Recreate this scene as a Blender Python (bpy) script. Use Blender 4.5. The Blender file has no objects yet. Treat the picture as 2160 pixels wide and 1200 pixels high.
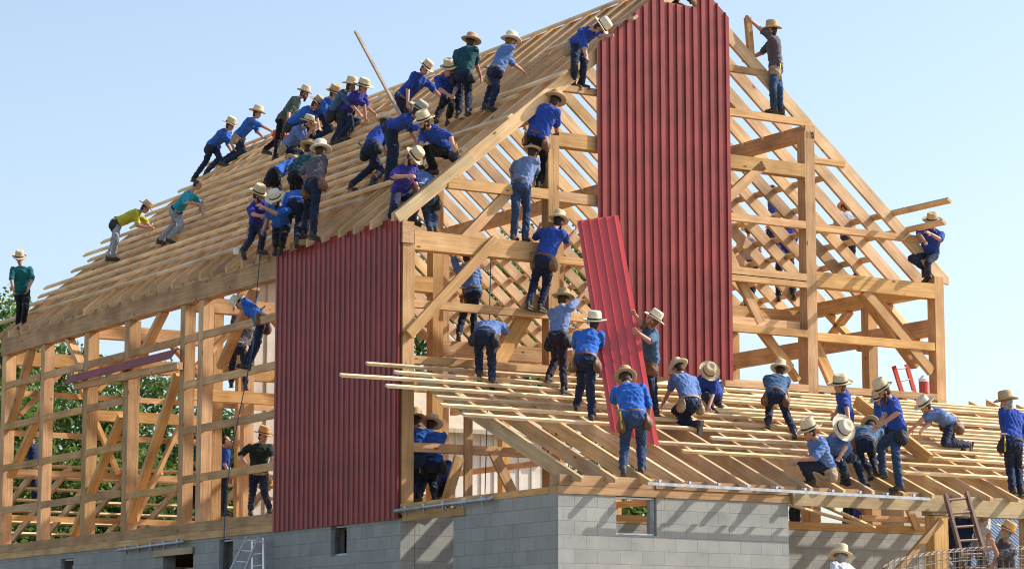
import bpy, bmesh, math, random
import numpy as np
from mathutils import Vector, Matrix, Quaternion
R_=random.Random(7)
K=0.875                      # all layout numbers below are in frame units; the finished scene is scaled to metres by K
# ---------------------------------------------------------------- camera
CX,CY=1080.,600.
VX=(10000.,1426.);VY=(-2379.,1426.)
F=math.sqrt(-((VX[0]-CX)*(VY[0]-CX)+(VX[1]-CY)**2))
def _n(v): v=np.array(v,float); return v/np.linalg.norm(v)
_dx=_n([VX[0]-CX,-(VX[1]-CY),F]); _dy=_n([VY[0]-CX,-(VY[1]-CY),F]); _dz=np.cross(_dx,_dy)
if _dz[1]<0:_dz=-_dz
RW=np.array([_dx,_dy,_dz])                    # camera axes (right,up,forward) -> world
CAM=-RW@(np.array([847-CX,-(1085-CY),F])/F*48.)
RIGHT,UP,FWD=RW[:,0],RW[:,1],RW[:,2]
sc=bpy.context.scene
sc.cycles.filter_width=1.1
cd=bpy.data.cameras.new('camera'); co=bpy.data.objects.new('camera',cd); sc.collection.objects.link(co); sc.camera=co
cd.sensor_width=36; cd.lens=36*F/2160; cd.clip_start=.5; cd.clip_end=5000
co.matrix_world=Matrix(((RIGHT[0],UP[0],-FWD[0],CAM[0]*K),(RIGHT[1],UP[1],-FWD[1],CAM[1]*K),(RIGHT[2],UP[2],-FWD[2],CAM[2]*K),(0,0,0,1)))
# ---------------------------------------------------------------- light
SUN=_n([1.2,-.46,.965])                        # towards the sun
el=math.asin(SUN[2]); az=math.atan2(SUN[0],SUN[1])
w=bpy.data.worlds.new("World"); sc.world=w; w.use_nodes=True
nt=w.node_tree; bg=nt.nodes['Background']; sky=nt.nodes.new('ShaderNodeTexSky'); sky.sky_type='NISHITA'; sky.sun_disc=False
sky.sun_elevation=el; sky.sun_rotation=az; sky.air_density=1.0; sky.dust_density=2.0; sky.ozone_density=1.6
hs_=nt.nodes.new('ShaderNodeHueSaturation'); hs_.inputs['Saturation'].default_value=.84; hs_.inputs['Hue'].default_value=.496; nt.links.new(sky.outputs[0],hs_.inputs['Color']); nt.links.new(hs_.outputs[0],bg.inputs[0]); bg.inputs[1].default_value=.142
sl=bpy.data.lights.new('sun','SUN'); so=bpy.data.objects.new('sun',sl); sc.collection.objects.link(so)
sl.energy=3.9; sl.angle=math.radians(.5); sl.color=(1,.94,.85)
so.rotation_euler=Vector(tuple(SUN)).to_track_quat('Z','Y').to_euler()
sc.view_settings.view_transform='Standard'; sc.view_settings.look='None'; sc.view_settings.exposure=0.70; sc.view_settings.gamma=1
# ---------------------------------------------------------------- helpers
def ray(x,y): return RW@np.array([x-CX,-(y-CY),F])
def on(x,y,ax,v):
    r=ray(x,y); return CAM+r*((v-CAM[ax])/r[ax])
def onplane(x,y,p0,n):
    r=ray(x,y); p0=np.array(p0);n=np.array(n); return CAM+r*(np.dot(p0-CAM,n)/np.dot(r,n))
def V(p): return Vector((float(p[0]),float(p[1]),float(p[2])))
MATS={}
def node(nt,t,**kw):
    n=nt.nodes.new(t)
    for k,v in kw.items():
        if k in n.inputs: n.inputs[k].default_value=v
        else: setattr(n,k,v)
    return n
def newmat(name,col=(.5,.5,.5),rough=.7,metal=0,spec=.3):
    m=bpy.data.materials.new(name); m.use_nodes=True; b=m.node_tree.nodes['Principled BSDF']
    b.inputs['Base Color'].default_value=(*col,1); b.inputs['Roughness'].default_value=rough; b.inputs['Metallic'].default_value=metal
    b.inputs['Specular IOR Level'].default_value=spec
    return m,m.node_tree,b
def ramp(nt,stops):
    r=nt.nodes.new('ShaderNodeValToRGB'); e=r.color_ramp.elements
    while len(e)<len(stops): e.new(.5)
    for i,(p,c) in enumerate(stops): e[i].position=p; e[i].color=(*c,1)
    return r
def wood(name,c1,c2,var=.22,knots=True,rough=.75):
    m,nt,b=newmat(name,rough=rough,spec=.2); L=nt.links.new
    tc=node(nt,'ShaderNodeTexCoord'); oi=node(nt,'ShaderNodeObjectInfo')
    off=node(nt,'ShaderNodeVectorMath',operation='SCALE'); comb=node(nt,'ShaderNodeCombineXYZ')
    for i in range(3): L(oi.outputs['Random'],comb.inputs[i])
    L(comb.outputs[0],off.inputs[0]); off.inputs['Scale'].default_value=93.
    add=node(nt,'ShaderNodeVectorMath',operation='ADD'); L(tc.outputs['Object'],add.inputs[0]); L(off.outputs[0],add.inputs[1])
    mp=node(nt,'ShaderNodeMapping'); mp.inputs['Scale'].default_value=(1.1,22,22); L(add.outputs[0],mp.inputs[0])
    n1=node(nt,'ShaderNodeTexNoise',Scale=1.,Detail=5.,Roughness=.6,Distortion=.6); L(mp.outputs[0],n1.inputs['Vector'])
    r=ramp(nt,[(.28,c1),(.62,c2)]); L(n1.outputs[0],r.inputs[0])
    n2=node(nt,'ShaderNodeTexNoise',Scale=1.3,Detail=3.); L(add.outputs[0],n2.inputs['Vector'])
    r2=ramp(nt,[(.28,(.70,.65,.62)),(.62,(1.1,1.08,1.06))]); L(n2.outputs[0],r2.inputs[0])
    mx=node(nt,'ShaderNodeMix',data_type='RGBA',blend_type='MULTIPLY'); mx.inputs[0].default_value=1
    L(r.outputs[0],mx.inputs[6]); L(r2.outputs[0],mx.inputs[7]); out=mx.outputs[2]
    hsv=node(nt,'ShaderNodeHueSaturation'); mr=node(nt,'ShaderNodeMapRange'); mr.inputs[3].default_value=1-var; mr.inputs[4].default_value=1+var*.8
    L(oi.outputs['Random'],mr.inputs[0]); L(mr.outputs[0],hsv.inputs['Value'])
    mt=node(nt,'ShaderNodeMath',operation='MULTIPLY'); mt.inputs[1].default_value=7.31; fr=node(nt,'ShaderNodeMath',operation='FRACT'); L(oi.outputs['Random'],mt.inputs[0]); L(mt.outputs[0],fr.inputs[0])
    ms=node(nt,'ShaderNodeMapRange'); ms.inputs[3].default_value=.96; ms.inputs[4].default_value=1.12; L(fr.outputs[0],ms.inputs[0]); L(ms.outputs[0],hsv.inputs['Saturation'])
    mh=node(nt,'ShaderNodeMapRange'); mh.inputs[3].default_value=.499; mh.inputs[4].default_value=.507; L(fr.outputs[0],mh.inputs[0]); L(mh.outputs[0],hsv.inputs['Hue'])
    L(out,hsv.inputs['Color']); out=hsv.outputs[0]
    if knots:
        mpk=node(nt,'ShaderNodeMapping'); mpk.inputs['Scale'].default_value=(1.1,2.6,2.6); L(add.outputs[0],mpk.inputs[0])
        vo=node(nt,'ShaderNodeTexVoronoi',Scale=1.35); L(mpk.outputs[0],vo.inputs['Vector'])
        kr=ramp(nt,[(.05,(1,1,1)),(.10,(0,0,0))]); L(vo.outputs['Distance'],kr.inputs[0])
        mk=node(nt,'ShaderNodeMix',data_type='RGBA'); L(kr.outputs[0],mk.inputs[0]); L(out,mk.inputs[6]); mk.inputs[7].default_value=(.16,.075,.03,1); out=mk.outputs[2]
    L(out,b.inputs['Base Color'])
    bp=node(nt,'ShaderNodeBump',Strength=.35,Distance=.012); L(n1.outputs[0],bp.inputs['Height']); L(bp.outputs[0],b.inputs['Normal'])
    MATS[name]=m; return m
W1=wood('sawn_timber',(.42,.235,.11),(.61,.385,.205))
W2=wood('rafter_timber',(.46,.30,.17),(.67,.47,.285))
W3=wood('batten_timber',(.66,.47,.28),(.82,.62,.40),knots=False)
W4=wood('plank_timber',(.44,.33,.19),(.60,.47,.29))
WD=wood('weathered_timber',(.30,.24,.18),(.42,.35,.27))
def paint(name,col,rough=.45,var=.06,scale=3.,metal=0,spec=.5,bump=0):
    m,nt,b=newmat(name,col,rough,metal,spec); L=nt.links.new
    tc=node(nt,'ShaderNodeTexCoord'); n=node(nt,'ShaderNodeTexNoise',Scale=scale,Detail=4.); L(tc.outputs['Object'],n.inputs['Vector'])
    r=ramp(nt,[(.3,tuple(c*(1-var*2) for c in col)),(.7,tuple(min(1,c*(1+var)) for c in col))]); L(n.outputs[0],r.inputs[0]); L(r.outputs[0],b.inputs['Base Color'])
    if bump:
        bp=node(nt,'ShaderNodeBump',Strength=bump,Distance=.02); L(n.outputs[0],bp.inputs['Height']); L(bp.outputs[0],b.inputs['Normal'])
    MATS[name]=m; return m
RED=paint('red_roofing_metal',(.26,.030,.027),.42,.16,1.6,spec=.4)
RED2=paint('glare_red_roofing_metal',(.64,.095,.088),.20,.06,1.2,spec=.6)  # same red metal, sun glare put into a lighter base colour
GALV=paint('galvanised_steel',(.42,.44,.47),.42,.15,8.,metal=.8)
ALU=paint('aluminium',(.72,.73,.75),.35,.06,6.,metal=.6)
BLUEROPE=paint('blue_rope',(.03,.10,.17),.8)
BROWN=paint('brown_painted_ladder',(.17,.095,.07),.6,.15,9.)
LRED=paint('red_fibreglass',(.55,.05,.03),.4)
WHITE=paint('white_plastic',(.78,.78,.76),.4)
DARK=paint('dark_interior',(.02,.017,.015),.9)
SIDING=paint('beige_siding',(.62,.57,.51),.7,.08,2.)
METALROOF=paint('blue_grey_roofing',(.17,.23,.31),.55,.1,2.,metal=.0,spec=.3)
TAN=paint('tan_board',(.42,.35,.25),.8,.08,5.)
def link(o,parent=None):
    sc.collection.objects.link(o)
    if parent: o.parent=parent
    return o
def tag(o,label=None,cat=None,group=None,kind=None):
    for k,v in (('label',label),('category',cat),('group',group),('kind',kind)):
        if v: o[k]=v
    return o
def empty(name,loc,label=None,cat=None,group=None):
    o=bpy.data.objects.new(name,None); o.location=V(loc); o.empty_display_size=.3; link(o); tag(o,label,cat,group); return o
def build(name,verts,faces,mat,parent=None,smooth=False,mw=None):
    me=bpy.data.meshes.new(name); me.from_pydata([tuple(map(float,v)) for v in verts],[],faces); me.materials.append(mat)
    if smooth: me.shade_smooth()
    o=bpy.data.objects.new(name,me); link(o)
    if mw is not None: o.matrix_world=mw
    if parent:
        bpy_parent(o,parent)
    return o
def bpy_parent(o,parent):
    o.parent=parent; o.matrix_parent_inverse=Matrix.Identity(4)
    pm=Matrix.Translation(parent.location) if parent.parent is None else None
    if pm is None:
        pm=world_of(parent)
    o.matrix_basis=pm.inverted()@o.matrix_basis
def world_of(o):
    m=o.matrix_basis.copy(); p=o.parent
    while p: m=p.matrix_basis@m; p=p.parent
    return m
BX=[(0,1,3,2),(4,6,7,5),(0,4,5,1),(2,3,7,6),(0,2,6,4),(1,5,7,3)]
_bc={}
def beam(name,p0,p1,w,h,mat,parent=None,up=(0,0,1),warp=0,roll=0):
    """square timber from p0 to p1 (centre line); w across, h along 'up'"""
    p0=V(p0);p1=V(p1); d=p1-p0; L=d.length; x=d/L; u=Vector(up); 
    if abs(x.dot(u))>.98: u=Vector((0,1,0))
    y=u.cross(x).normalized(); z=x.cross(y)
    n=2 if not warp else 6; vs=[];fs=[]
    b1=R_.uniform(-1,1)*warp; b2=R_.uniform(-1,1)*warp
    for i in range(n):
        t=i/(n-1); oy=b1*math.sin(t*math.pi); oz=b2*math.sin(t*math.pi*1.3)
        for a in (-1,1):
            for c in (-1,1): vs.append((t*L,a*w/2+oy,c*h/2+oz))
    for i in range(n-1):
        k=i*4
        fs+=[(k,k+4,k+5,k+1),(k+2,k+3,k+7,k+6),(k,k+2,k+6,k+4),(k+1,k+5,k+7,k+3)]
    fs+=[(0,1,3,2),((n-1)*4,(n-1)*4+2,(n-1)*4+3,(n-1)*4+1)]
    m=Matrix(((x.x,y.x,z.x,p0.x),(x.y,y.y,z.y,p0.y),(x.z,y.z,z.z,p0.z),(0,0,0,1)))
    return build(name,vs,fs,mat,parent,mw=m)
def abox(name,a,b,mat,parent=None):
    """axis aligned timber/box; local x along its longest side so that grain follows"""
    a=np.array(a,float);b=np.array(b,float); d=b-a; i=int(np.argmax(np.abs(d))); c=(a+b)/2
    p0=c.copy();p1=c.copy();p0[i]=a[i];p1[i]=b[i]
    if i==2: return beam(name,p0,p1,abs(d[0]),abs(d[1]),mat,parent,up=(0,1,0))
    if i==0: return beam(name,p0,p1,abs(d[1]),abs(d[2]),mat,parent)
    return beam(name,p0,p1,abs(d[0]),abs(d[2]),mat,parent)
class MB:
    def __init__(s): s.v=[];s.f=[]
    def box(s,c,d,rot=None):
        k=len(s.v); c=np.array(c,float)
        for x in (-.5,.5):
            for y in (-.5,.5):
                for z in (-.5,.5):
                    q=np.array([x*d[0],y*d[1],z*d[2]]); q=rot@q if rot is not None else q; s.v.append(c+q)
        s.f+=[tuple(k+i for i in f) for f in BX]
    def bar(s,a,b,w,h,up=(0,0,1)):
        a=np.array(a,float);b=np.array(b,float);x=b-a;L=np.linalg.norm(x);x/=L;u=np.array(up,float)
        if abs(x@u)>.98:u=np.array([0,1.,0])
        y=np.cross(u,x);y/=np.linalg.norm(y);z=np.cross(x,y); s.box((a+b)/2,(L,w,h),np.array([x,y,z]).T)
    def tube(s,pts,r,n=8,cap=True):
        pts=[np.array(p,float) for p in pts]; k0=len(s.v); rr=r if hasattr(r,'__len__') else [r]*len(pts)
        for i,p in enumerate(pts):
            t=pts[min(i+1,len(pts)-1)]-pts[max(i-1,0)]; t/=np.linalg.norm(t)+1e-9
            u=np.cross(t,[0.1,.2,1.]); 
            if np.linalg.norm(u)<.1: u=np.cross(t,[1,0,0.])
            u/=np.linalg.norm(u); v=np.cross(t,u)
            for j in range(n):
                a=2*math.pi*j/n; s.v.append(p+(u*math.cos(a)+v*math.sin(a))*rr[i])
        for i in range(len(pts)-1):
            for j in range(n):
                a=k0+i*n+j;b=k0+i*n+(j+1)%n; s.f.append((a,b,b+n,a+n))
        if cap: s.f.append(tuple(k0+j for j in range(n))[::-1]); s.f.append(tuple(k0+(len(pts)-1)*n+j for j in range(n)))
    def build(s,name,mat,parent=None,smooth=False,origin=None):
        o_=np.array(origin if origin is not None else (np.mean(s.v,axis=0)),float)
        return build(name,[np.array(v)-o_ for v in s.v],s.f,mat,parent,smooth,Matrix.Translation(V(o_)))
# ---------------------------------------------------------------- ground
def ground():
    m,nt,b=newmat('bounce_gravel',(.1,.12,.05),.95); L=nt.links.new
    tc=node(nt,'ShaderNodeTexCoord'); n=node(nt,'ShaderNodeTexNoise',Scale=.4,Detail=8.); L(tc.outputs['Object'],n.inputs['Vector'])
    r=ramp(nt,[(.35,(.30,.25,.18)),(.6,(.22,.2,.13))]); L(n.outputs[0],r.inputs[0]); L(r.outputs[0],b.inputs['Base Color'])  # pale gravel tones, lightened to bounce warm fill up onto the barn
    xs=[-3000,-300,-80,-30,-15,0,15,30,80,300,3000]; ys=[-3000,-300,-70,-45,-38,-30,-20,0,40,120,300,3000]
    z=lambda y: -4.7 if y<-38 else (-4.7+(y+38)/18*2.1 if y<-20 else -2.6)
    vs=[(x,y,z(y)) for y in ys for x in xs]; n_=len(xs)
    fs=[(j*n_+i,j*n_+i+1,(j+1)*n_+i+1,(j+1)*n_+i) for j in range(len(ys)-1) for i in range(n_-1)]
    tag(build('ground',vs,fs,m),kind='structure')
ground()
# ---------------------------------------------------------------- concrete block walls
def blockmat():
    m,nt,b=newmat('concrete_block',rough=.92,spec=.15); L=nt.links.new
    tc=node(nt,'ShaderNodeTexCoord')
    br=node(nt,'ShaderNodeTexBrick',offset=.5); br.inputs['Scale'].default_value=1; br.inputs['Brick Width'].default_value=.46; br.inputs['Row Height'].default_value=.235
    br.inputs['Mortar Size'].default_value=.006; br.inputs['Mortar Smooth'].default_value=.25; br.inputs['Bias'].default_value=0
    br.inputs['Color1'].default_value=(.32,.318,.30,1); br.inputs['Color2'].default_value=(.37,.365,.34,1); br.inputs['Mortar'].default_value=(.25,.248,.235,1)
    L(tc.outputs['UV'],br.inputs['Vector'])
    n=node(nt,'ShaderNodeTexNoise',Scale=2.2,Detail=6.,Roughness=.65); L(tc.outputs['Object'],n.inputs['Vector'])
    r=ramp(nt,[(.22,(.70,.70,.72)),(.42,(.90,.90,.90)),(.7,(1.03,1.02,1.01))]); L(n.outputs[0],r.inputs[0])
    mx=node(nt,'ShaderNodeMix',data_type='RGBA',blend_type='MULTIPLY'); mx.inputs[0].default_value=1; L(br.outputs[0],mx.inputs[6]); L(r.outputs[0],mx.inputs[7]); L(mx.outputs[2],b.inputs['Base Color'])
    n3=node(nt,'ShaderNodeTexNoise',Scale=60.,Detail=3.); L(tc.outputs['Object'],n3.inputs['Vector'])
    ad=node(nt,'ShaderNodeMath',operation='MULTIPLY_ADD'); ad.inputs[1].default_value=-1.5; L(br.outputs['Fac'],ad.inputs[0]); L(n3.outputs[0],ad.inputs[2])
    bp=node(nt,'ShaderNodeBump',Strength=.5,Distance=.012); L(ad.outputs[0],bp.inputs['Height']); L(bp.outputs[0],b.inputs['Normal'])
    return m
BLOCK=blockmat()
ZG=-2.6
def wallpanel(name,axis,c0,c1,a0,a1,zt,holes,parent,uo=0):
    """block wall: thickness c0..c1 on 'axis', running a0..a1 on the other axis, with rectangular holes (a0,a1,z0,z1)"""
    zb=ZG-.3
    As=sorted({a0,a1,*[h[0] for h in holes],*[h[1] for h in holes]}); Zs=sorted({zb,zt,*[max(zb,h[2]) for h in holes],*[min(zt,h[3]) for h in holes]})
    solid=lambda i,j: 0<=i<len(As)-1 and 0<=j<len(Zs)-1 and not any(h[0]<=(As[i]+As[i+1])/2<=h[1] and h[2]<=(Zs[j]+Zs[j+1])/2<=h[3] for h in holes)
    vs=[];fs=[];uv=[]
    def P(a,c,z): return (c,a,z) if axis==0 else (a,c,z)
    def quad(ps,uvs): k=len(vs); vs.extend(ps); fs.append((k,k+1,k+2,k+3)); uv.extend(uvs)
    for i in range(len(As)-1):
        for j in range(len(Zs)-1):
            if not solid(i,j): continue
            a,b_,z0,z1=As[i],As[i+1],Zs[j],Zs[j+1]
            for c in (c0,c1): quad([P(a,c,z0),P(b_,c,z0),P(b_,c,z1),P(a,c,z1)],[(a+uo,z0),(b_+uo,z0),(b_+uo,z1),(a+uo,z1)])
            if not solid(i-1,j): quad([P(a,c0,z0),P(a,c1,z0),P(a,c1,z1),P(a,c0,z1)],[(c0,z0),(c1,z0),(c1,z1),(c0,z1)])
            if not solid(i+1,j): quad([P(b_,c0,z0),P(b_,c1,z0),P(b_,c1,z1),P(b_,c0,z1)],[(c0,z0),(c1,z0),(c1,z1),(c0,z1)])
            if not solid(i,j-1): quad([P(a,c0,z0),P(b_,c0,z0),P(b_,c1,z0),P(a,c1,z0)],[(a,c0),(b_,c0),(b_,c1),(a,c1)])
            if not solid(i,j+1): quad([P(a,c0,z1),P(b_,c0,z1),P(b_,c1,z1),P(a,c1,z1)],[(a,c0+.1),(b_,c0+.1),(b_,c1+.1),(a,c1+.1)])
    o=build(name,vs,fs,BLOCK,parent); ul=o.data.uv_layers.new(name='UVMap')
    for k,u in enumerate(uv): ul.data[k].uv=(u[0]+.11,u[1]-.098)
    return o
fo=empty('block_foundation',(0,0,ZG),'grey concrete block walls under the timber barn with small window openings','foundation')
sw=wallpanel('wall',0,-.02,.28,0,20.7,-.06,[(2.08,2.73,-.66,-.07),(7.04,7.68,-.9,-.12),(8.95,10.5,-9,-.3),(15.55,16.33,-9,-.2)],fo)
tag(sw,'long side wall of grey blocks')
wallpanel('wall',0,-.03,.27,-5.34,-1.93,.08,[],fo,.13)
wallpanel('wall',1,-5.35,-5.05,-.03+.004,4.82,.075,[(1.14,1.98,-.58,.2)],fo,.05)
wallpanel('wall',1,.0,.3,.29,13.2,-.01,[],fo,.2)
wallpanel('wall',1,20.4,20.69,.29,13.2,-.06,[],fo)
wallpanel('wall',0,12.9,13.2,.3,20.4,-.06,[(3,6,-2,-.3),(9,12,-2,-.3)],fo)
def winframe(axis,c,a0,a1,z0,z1,t=.05,sill=True):
    f=MB(); t*=.7
    def P(a,z): return (c,a,z) if axis==0 else (a,c,z)
    for (a,z,da,dz) in ((a0+t/2,(z0+z1)/2,t,z1-z0),(a1-t/2,(z0+z1)/2,t,z1-z0),((a0+a1)/2,z0+t/2,a1-a0-2*t,t),((a0+a1)/2,z1-t/2,a1-a0-2*t,t)):
        f.box(P(a,z),(.1,da,dz) if axis==0 else (da,.1,dz))
    return f.build('window_frame',GALV,fo)
winframe(0,.10,2.09,2.72,-.65,-.08); winframe(0,.10,7.05,7.67,-.89,-.13); winframe(0,.1,15.56,16.32,-1.2,-.21); winframe(1,-5.25,1.15,1.97,-.57,.066,.04)
# ---------------------------------------------------------------- the barn frame
barn=empty('timber_barn',(0,0,0),'tall unfinished timber frame barn with open rafters and red metal siding on one corner','barn')
SL=.82; XP=6.55; ZP=11.17; L=20.6
def rz(x): return ZP-SL*abs(x-XP)           # rafter top
ct=1/math.hypot(1,SL); st=SL*ct
pp=.25
def post(x,y,z0,z1,s=pp,sy=None): return abox('post',(x,y,z0),(x+s,y+(sy or s),z1),W1,barn)
# sills
abox('sill',(-.05,0.3,-.07),(.25,20.6,.08),W1,barn); abox('sill',(-.035,.25,.085),(.2,20.6,.30),W1,barn)
abox('sill',(.3,0.005,0.0),(13.2,.25,.16),W1,barn); abox('sill',(.3,20.35,-.05),(13.2,20.6,.2),W1,barn)
abox('sill',(12.95,.25,-.05),(13.2,20.35,.2),W1,barn)
# plates
abox('wall_plate',(-.03,-.03,5.08),(.22,20.62,5.49),W1,barn); abox('wall_plate',(13.05,.26,5.12),(13.3,20.62,5.42),W1,barn)
abox('blocking_board',(.0,.0,5.492),(.04,20.6,5.58),W2,barn)
abox('post',(3.25,13.3,.1),(3.5,13.5,4.9),W1,barn)
# side posts
for y,s in ((0,.25),(8.7,.25),(9.62,.25),(12.62,.28),(15.0,.27),(17.72,.25),(20.32,.27)): post(0,y,.0 if y<1 else .305,5.075,s)
for y in (2.3,4.4): post(.02,y,.305,5.075,.2)
for y in (5.3,): post(.6,y,.1,5.0,.22)
# side girts
G=.13
def girtY(y0,y1,z,h=.16,x=0.02,t=.07): return beam('girt',(x,y0,z),(x,y1,z),t,h,W1,barn)
for a,b in ((17.97,20.32),(15.27,17.72),(12.9,15.0)):
    for z in (1.16,2.22,3.26): girtY(a,b,z)
girtY(9.87,12.62,1.08)
for a,b in ((5.25,8.7),(8.95,9.62)):
    for z in (1.25,2.3,3.3): girtY(a,b,z)
for a,b in ((5.25,8.7),(8.95,9.62),(9.87,12.62),(12.9,15.0),(15.27,17.72),(17.97,20.32)): girtY(a,b,4.3)
girtY(.3,5.2,2.3,x=.1); girtY(.3,5.2,4.0,x=.1); girtY(.3,5.2,1.1,x=.1)
# bents
def bent(y,front=False):
    if not front:
        for x in (3.25,9.6): post(x,y-.12,.1,rz(x)-.55)
        abox('tie_beam',(.25,y-.12,4.95),(3.25,y+.13,5.27),W1,barn); abox('tie_beam',(9.85,y-.12,4.95),(13.05,y+.13,5.27),W1,barn)
        if y<5: abox('girt',(3.5,y-.1,3.65),(6.2,y+.05,3.97),W1,barn)
        abox('girt',(.25,y-.1,3.0),(3.25,y+.05,3.25),W1,barn)
        for (x0,z0,x1,z1) in ((3.15,4.0,2.1,5.0),(9.95,4.0,11.0,5.0),(.3,3.7,1.5,4.95),(12.9,3.7,11.8,4.95)):
            beam('brace',(x0,y,z0),(x1,y,z1),.1,.2,W1,barn,up=(0,1,0))
        post(13.04,y-.12,.2,5.1)
for y in (4.6,9.75,15.13): bent(y)
# purlin plates carrying the rafters
for x in (3.25,9.6):
    abox('purlin',(x,.0 if x>5 else .3,rz(x)-.54),(x+.25,20.6,rz(x)-.26),W1,barn)
abox('ridge_beam',(XP-.03,.1,ZP-.35),(XP+.03,20.6,ZP-.08),W1,barn)
abox('shading_floor_deck',(.3,.32,-.14),(12.9,20.3,-.03),W2,barn)  # deck added to block light, so the basement windows stay dark
abox('floor_joist',(.3,8.6,-.5),(12.8,8.75,-.15),W2,barn)
# braces to the plates along the side wall
for (y0,z0,y1,z1) in ((20.25,3.2,18.9,5.1),(15.3,4.0,16.5,5.1),(12.6,3.9,11.0,5.1),(8.5,3.6,6.9,5.1),(12.8,.35,10.2,3.6),(15.9,.35,13.2,2.95),(10.0,.4,9.9,.5),(18.0,3.6,20.1,2.0)):
    if y0==10.0: continue
    xb=.34 if y0==8.5 else .12; beam('brace',(xb,y0,z0),(xb,y1,z1),.12,.2,W1,barn,up=(1,0,0))
# right long wall
for y in (2.35,7.4,12.4,17.7): post(13.04,y-.12,.2,5.1)
for z,h in ((4.42,.36),): abox('girt',(13.06,.26,z-h/2),(13.2,20.4,z+h/2),W1,barn)
for z in (1.3,2.6): abox('girt',(13.1,.26,z-.07),(13.2,20.4,z+.08),W1,barn)
for (y0,z0,y1,z1) in ((4.4,4.1,3.0,5.1),(.4,3.9,1.7,5.1),(2.6,4.2,3.7,5.1)): beam('brace',(13.14,y0,z0),(13.14,y1,z1),.1,.2,W1,barn,up=(1,0,0))
# far gable frame
for z,h in ((1.0,.14),(2.15,.15),(3.13,.14),(4.15,.14)): abox('girt',(.28,20.42,z-h/2),(13.0,20.5,z+h/2),W1,barn)
abox('tie_beam',(.28,20.33,4.85),(13.0,20.58,5.2),W1,barn)
for x in (3.25,6.4,9.6): abox('post',(x,20.13,.2),(x+.25,20.325,rz(x)-.5),W1,barn)
for (x0,z0,x1,z1) in ((.4,3.6,1.6,4.85),(3.1,2.2,1.8,4.8),(3.6,1.0,5.4,4.8)): beam('brace',(x0,20.28,z0),(x1,20.28,z1),.1,.18,W1,barn,up=(0,1,0))
# gable frame (front, y=0)
gp=lambda x,z0,z1,s=.25: abox('post',(x,0,z0),(x+s,.25,z1),W1,barn)
gp(3.235,.165,7.5); gp(9.57,.165,8.28,.26); gp(13.03,.165,5.5,.25)
def gb(x0,x1,z1,h,name='girt',y=-.0,t=.14,m=W1,d=0): return beam(name,(x0,y+t/2,z1-h/2),(x1,y+t/2,z1+d-h/2),t,h,m,barn)
gb(.25,3.235,5.34,.36,'tie_beam',t=.25); gb(3.485,9.57,5.12,.14); gb(9.83,13.03,5.34,.32,'tie_beam',t=.25)
gb(9.83,13.03,6.34,.14,d=.0); gb(9.83,13.0,4.07,.17); gb(9.83,13.03,2.98,.14)
for z,h in ((6.37,.15),(5.27,.17),(4.1,.15),(2.97,.15)): gb(7.45,9.57,z,h)
gb(7.2,9.5,4.28,.2,'tie_beam',y=.16,t=.1)
gb(3.485,9.57,7.58,.28,'tie_beam',t=.25)
gb(3.485,4.5,6.4,.2); gb(.98,3.235,6.42,.2)
gb(7.0,9.72,8.55,.15,t=.12,y=.02); gb(7.0,8.6,9.46,.13,t=.12,y=.02); gb(9.83,10.65,7.75,.12)
gb(3.6,5.9,8.55,.13,y=.02,t=.12)
gb(.25,3.235,4.03,.15); gb(3.485,4.5,4.03,.15); gb(.25,3.235,2.97,.15); gb(.25,3.2,1.35,.17); 
abox('post',(7.5,.01,7.6),(7.64,.2,10.0),W1,barn); abox('post',(4.5,.01,7.6),(4.64,.2,9.2),W1,barn)
def gbr(x0,z0,x1,z1,w=.2,y=.05,t=.1): return beam('brace',(x0,y,z0),(x1,y,z1),t,w,W1,barn,up=(0,1,0)) if False else beam('brace',(x0,y,z0),(x1,y,z1),w,t,W1,barn,up=(0,1,0))
gbr(.1,3.35,2.0,5.3,.2,-.06,.08); gbr(1.15,5.05,2.45,6.35,.2,.1); gbr(2.1,2.75,3.15,4.35,.3,.3,.12)
gbr(7.45,6.55,8.5,7.45); gbr(7.5,5.9,8.5,4.2,.2,.2); gbr(8.5,4.1,9.3,3.3,.2,.25)
gbr(9.75,4.15,10.5,2.8,.22,.2); gbr(11.15,5.05,12.95,3.45,.2,.08); 
beam('brace',(11.5,.6,5.05),(12.95,.6,3.6),.1,.2,W1,barn,up=(0,1,0))
# rafters (both slopes), top surface on rz
sp=.694; NR=30; RD=.26
def rafter(y,side,x_end,th=.075):
    xe=x_end; zt=rz(xe); zr=ZP
    o=.5*RD
    p0=(xe,y,zt-o/ct); p1=(XP,y,ZP-o/ct)
    sg=-1 if side<0 else 1; dv=RD/ct; xi=.03 if side<0 else 13.27
    pts=[(xe,zt),(XP,ZP),(XP,ZP-dv),(xi,rz(xi)-dv),(xi+sg*.03,rz(xi)-.27),(xe,zt-.16)]
    vs=[]
    for sy in (-th/2,th/2):
        for (xx,zz) in pts: dx,dz=(xx-xe)*-sg,zz-zt; vs.append((dx*ct+dz*st,sy,-dx*st+dz*ct))
    n=6; fs=[tuple(range(n)),tuple(range(n,2*n))[::-1]]+[(i,n+i,n+(i+1)%n,(i+1)%n) for i in range(n)]
    mw=Matrix(((-sg*ct,0,sg*st,xe),(0,1,0,y),(st,0,ct,zt),(0,0,0,1)))
    return build('rafter',vs,fs,W2,barn,mw=mw)
for i in range(NR):
    y=.06+i*sp+R_.uniform(-.012,.012)
    rafter(y,-1,-.24+R_.uniform(-.06,.05),.095); rafter(y,1,13.42+R_.uniform(-.05,.05))
# extra short rafter board lying proud of the rake over the near corner
beam('rake_board',(-.20,-.10,rz(-.2)-.12),(1.42,-.10,rz(1.42)-.12),.06,.2,W4,barn)
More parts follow.
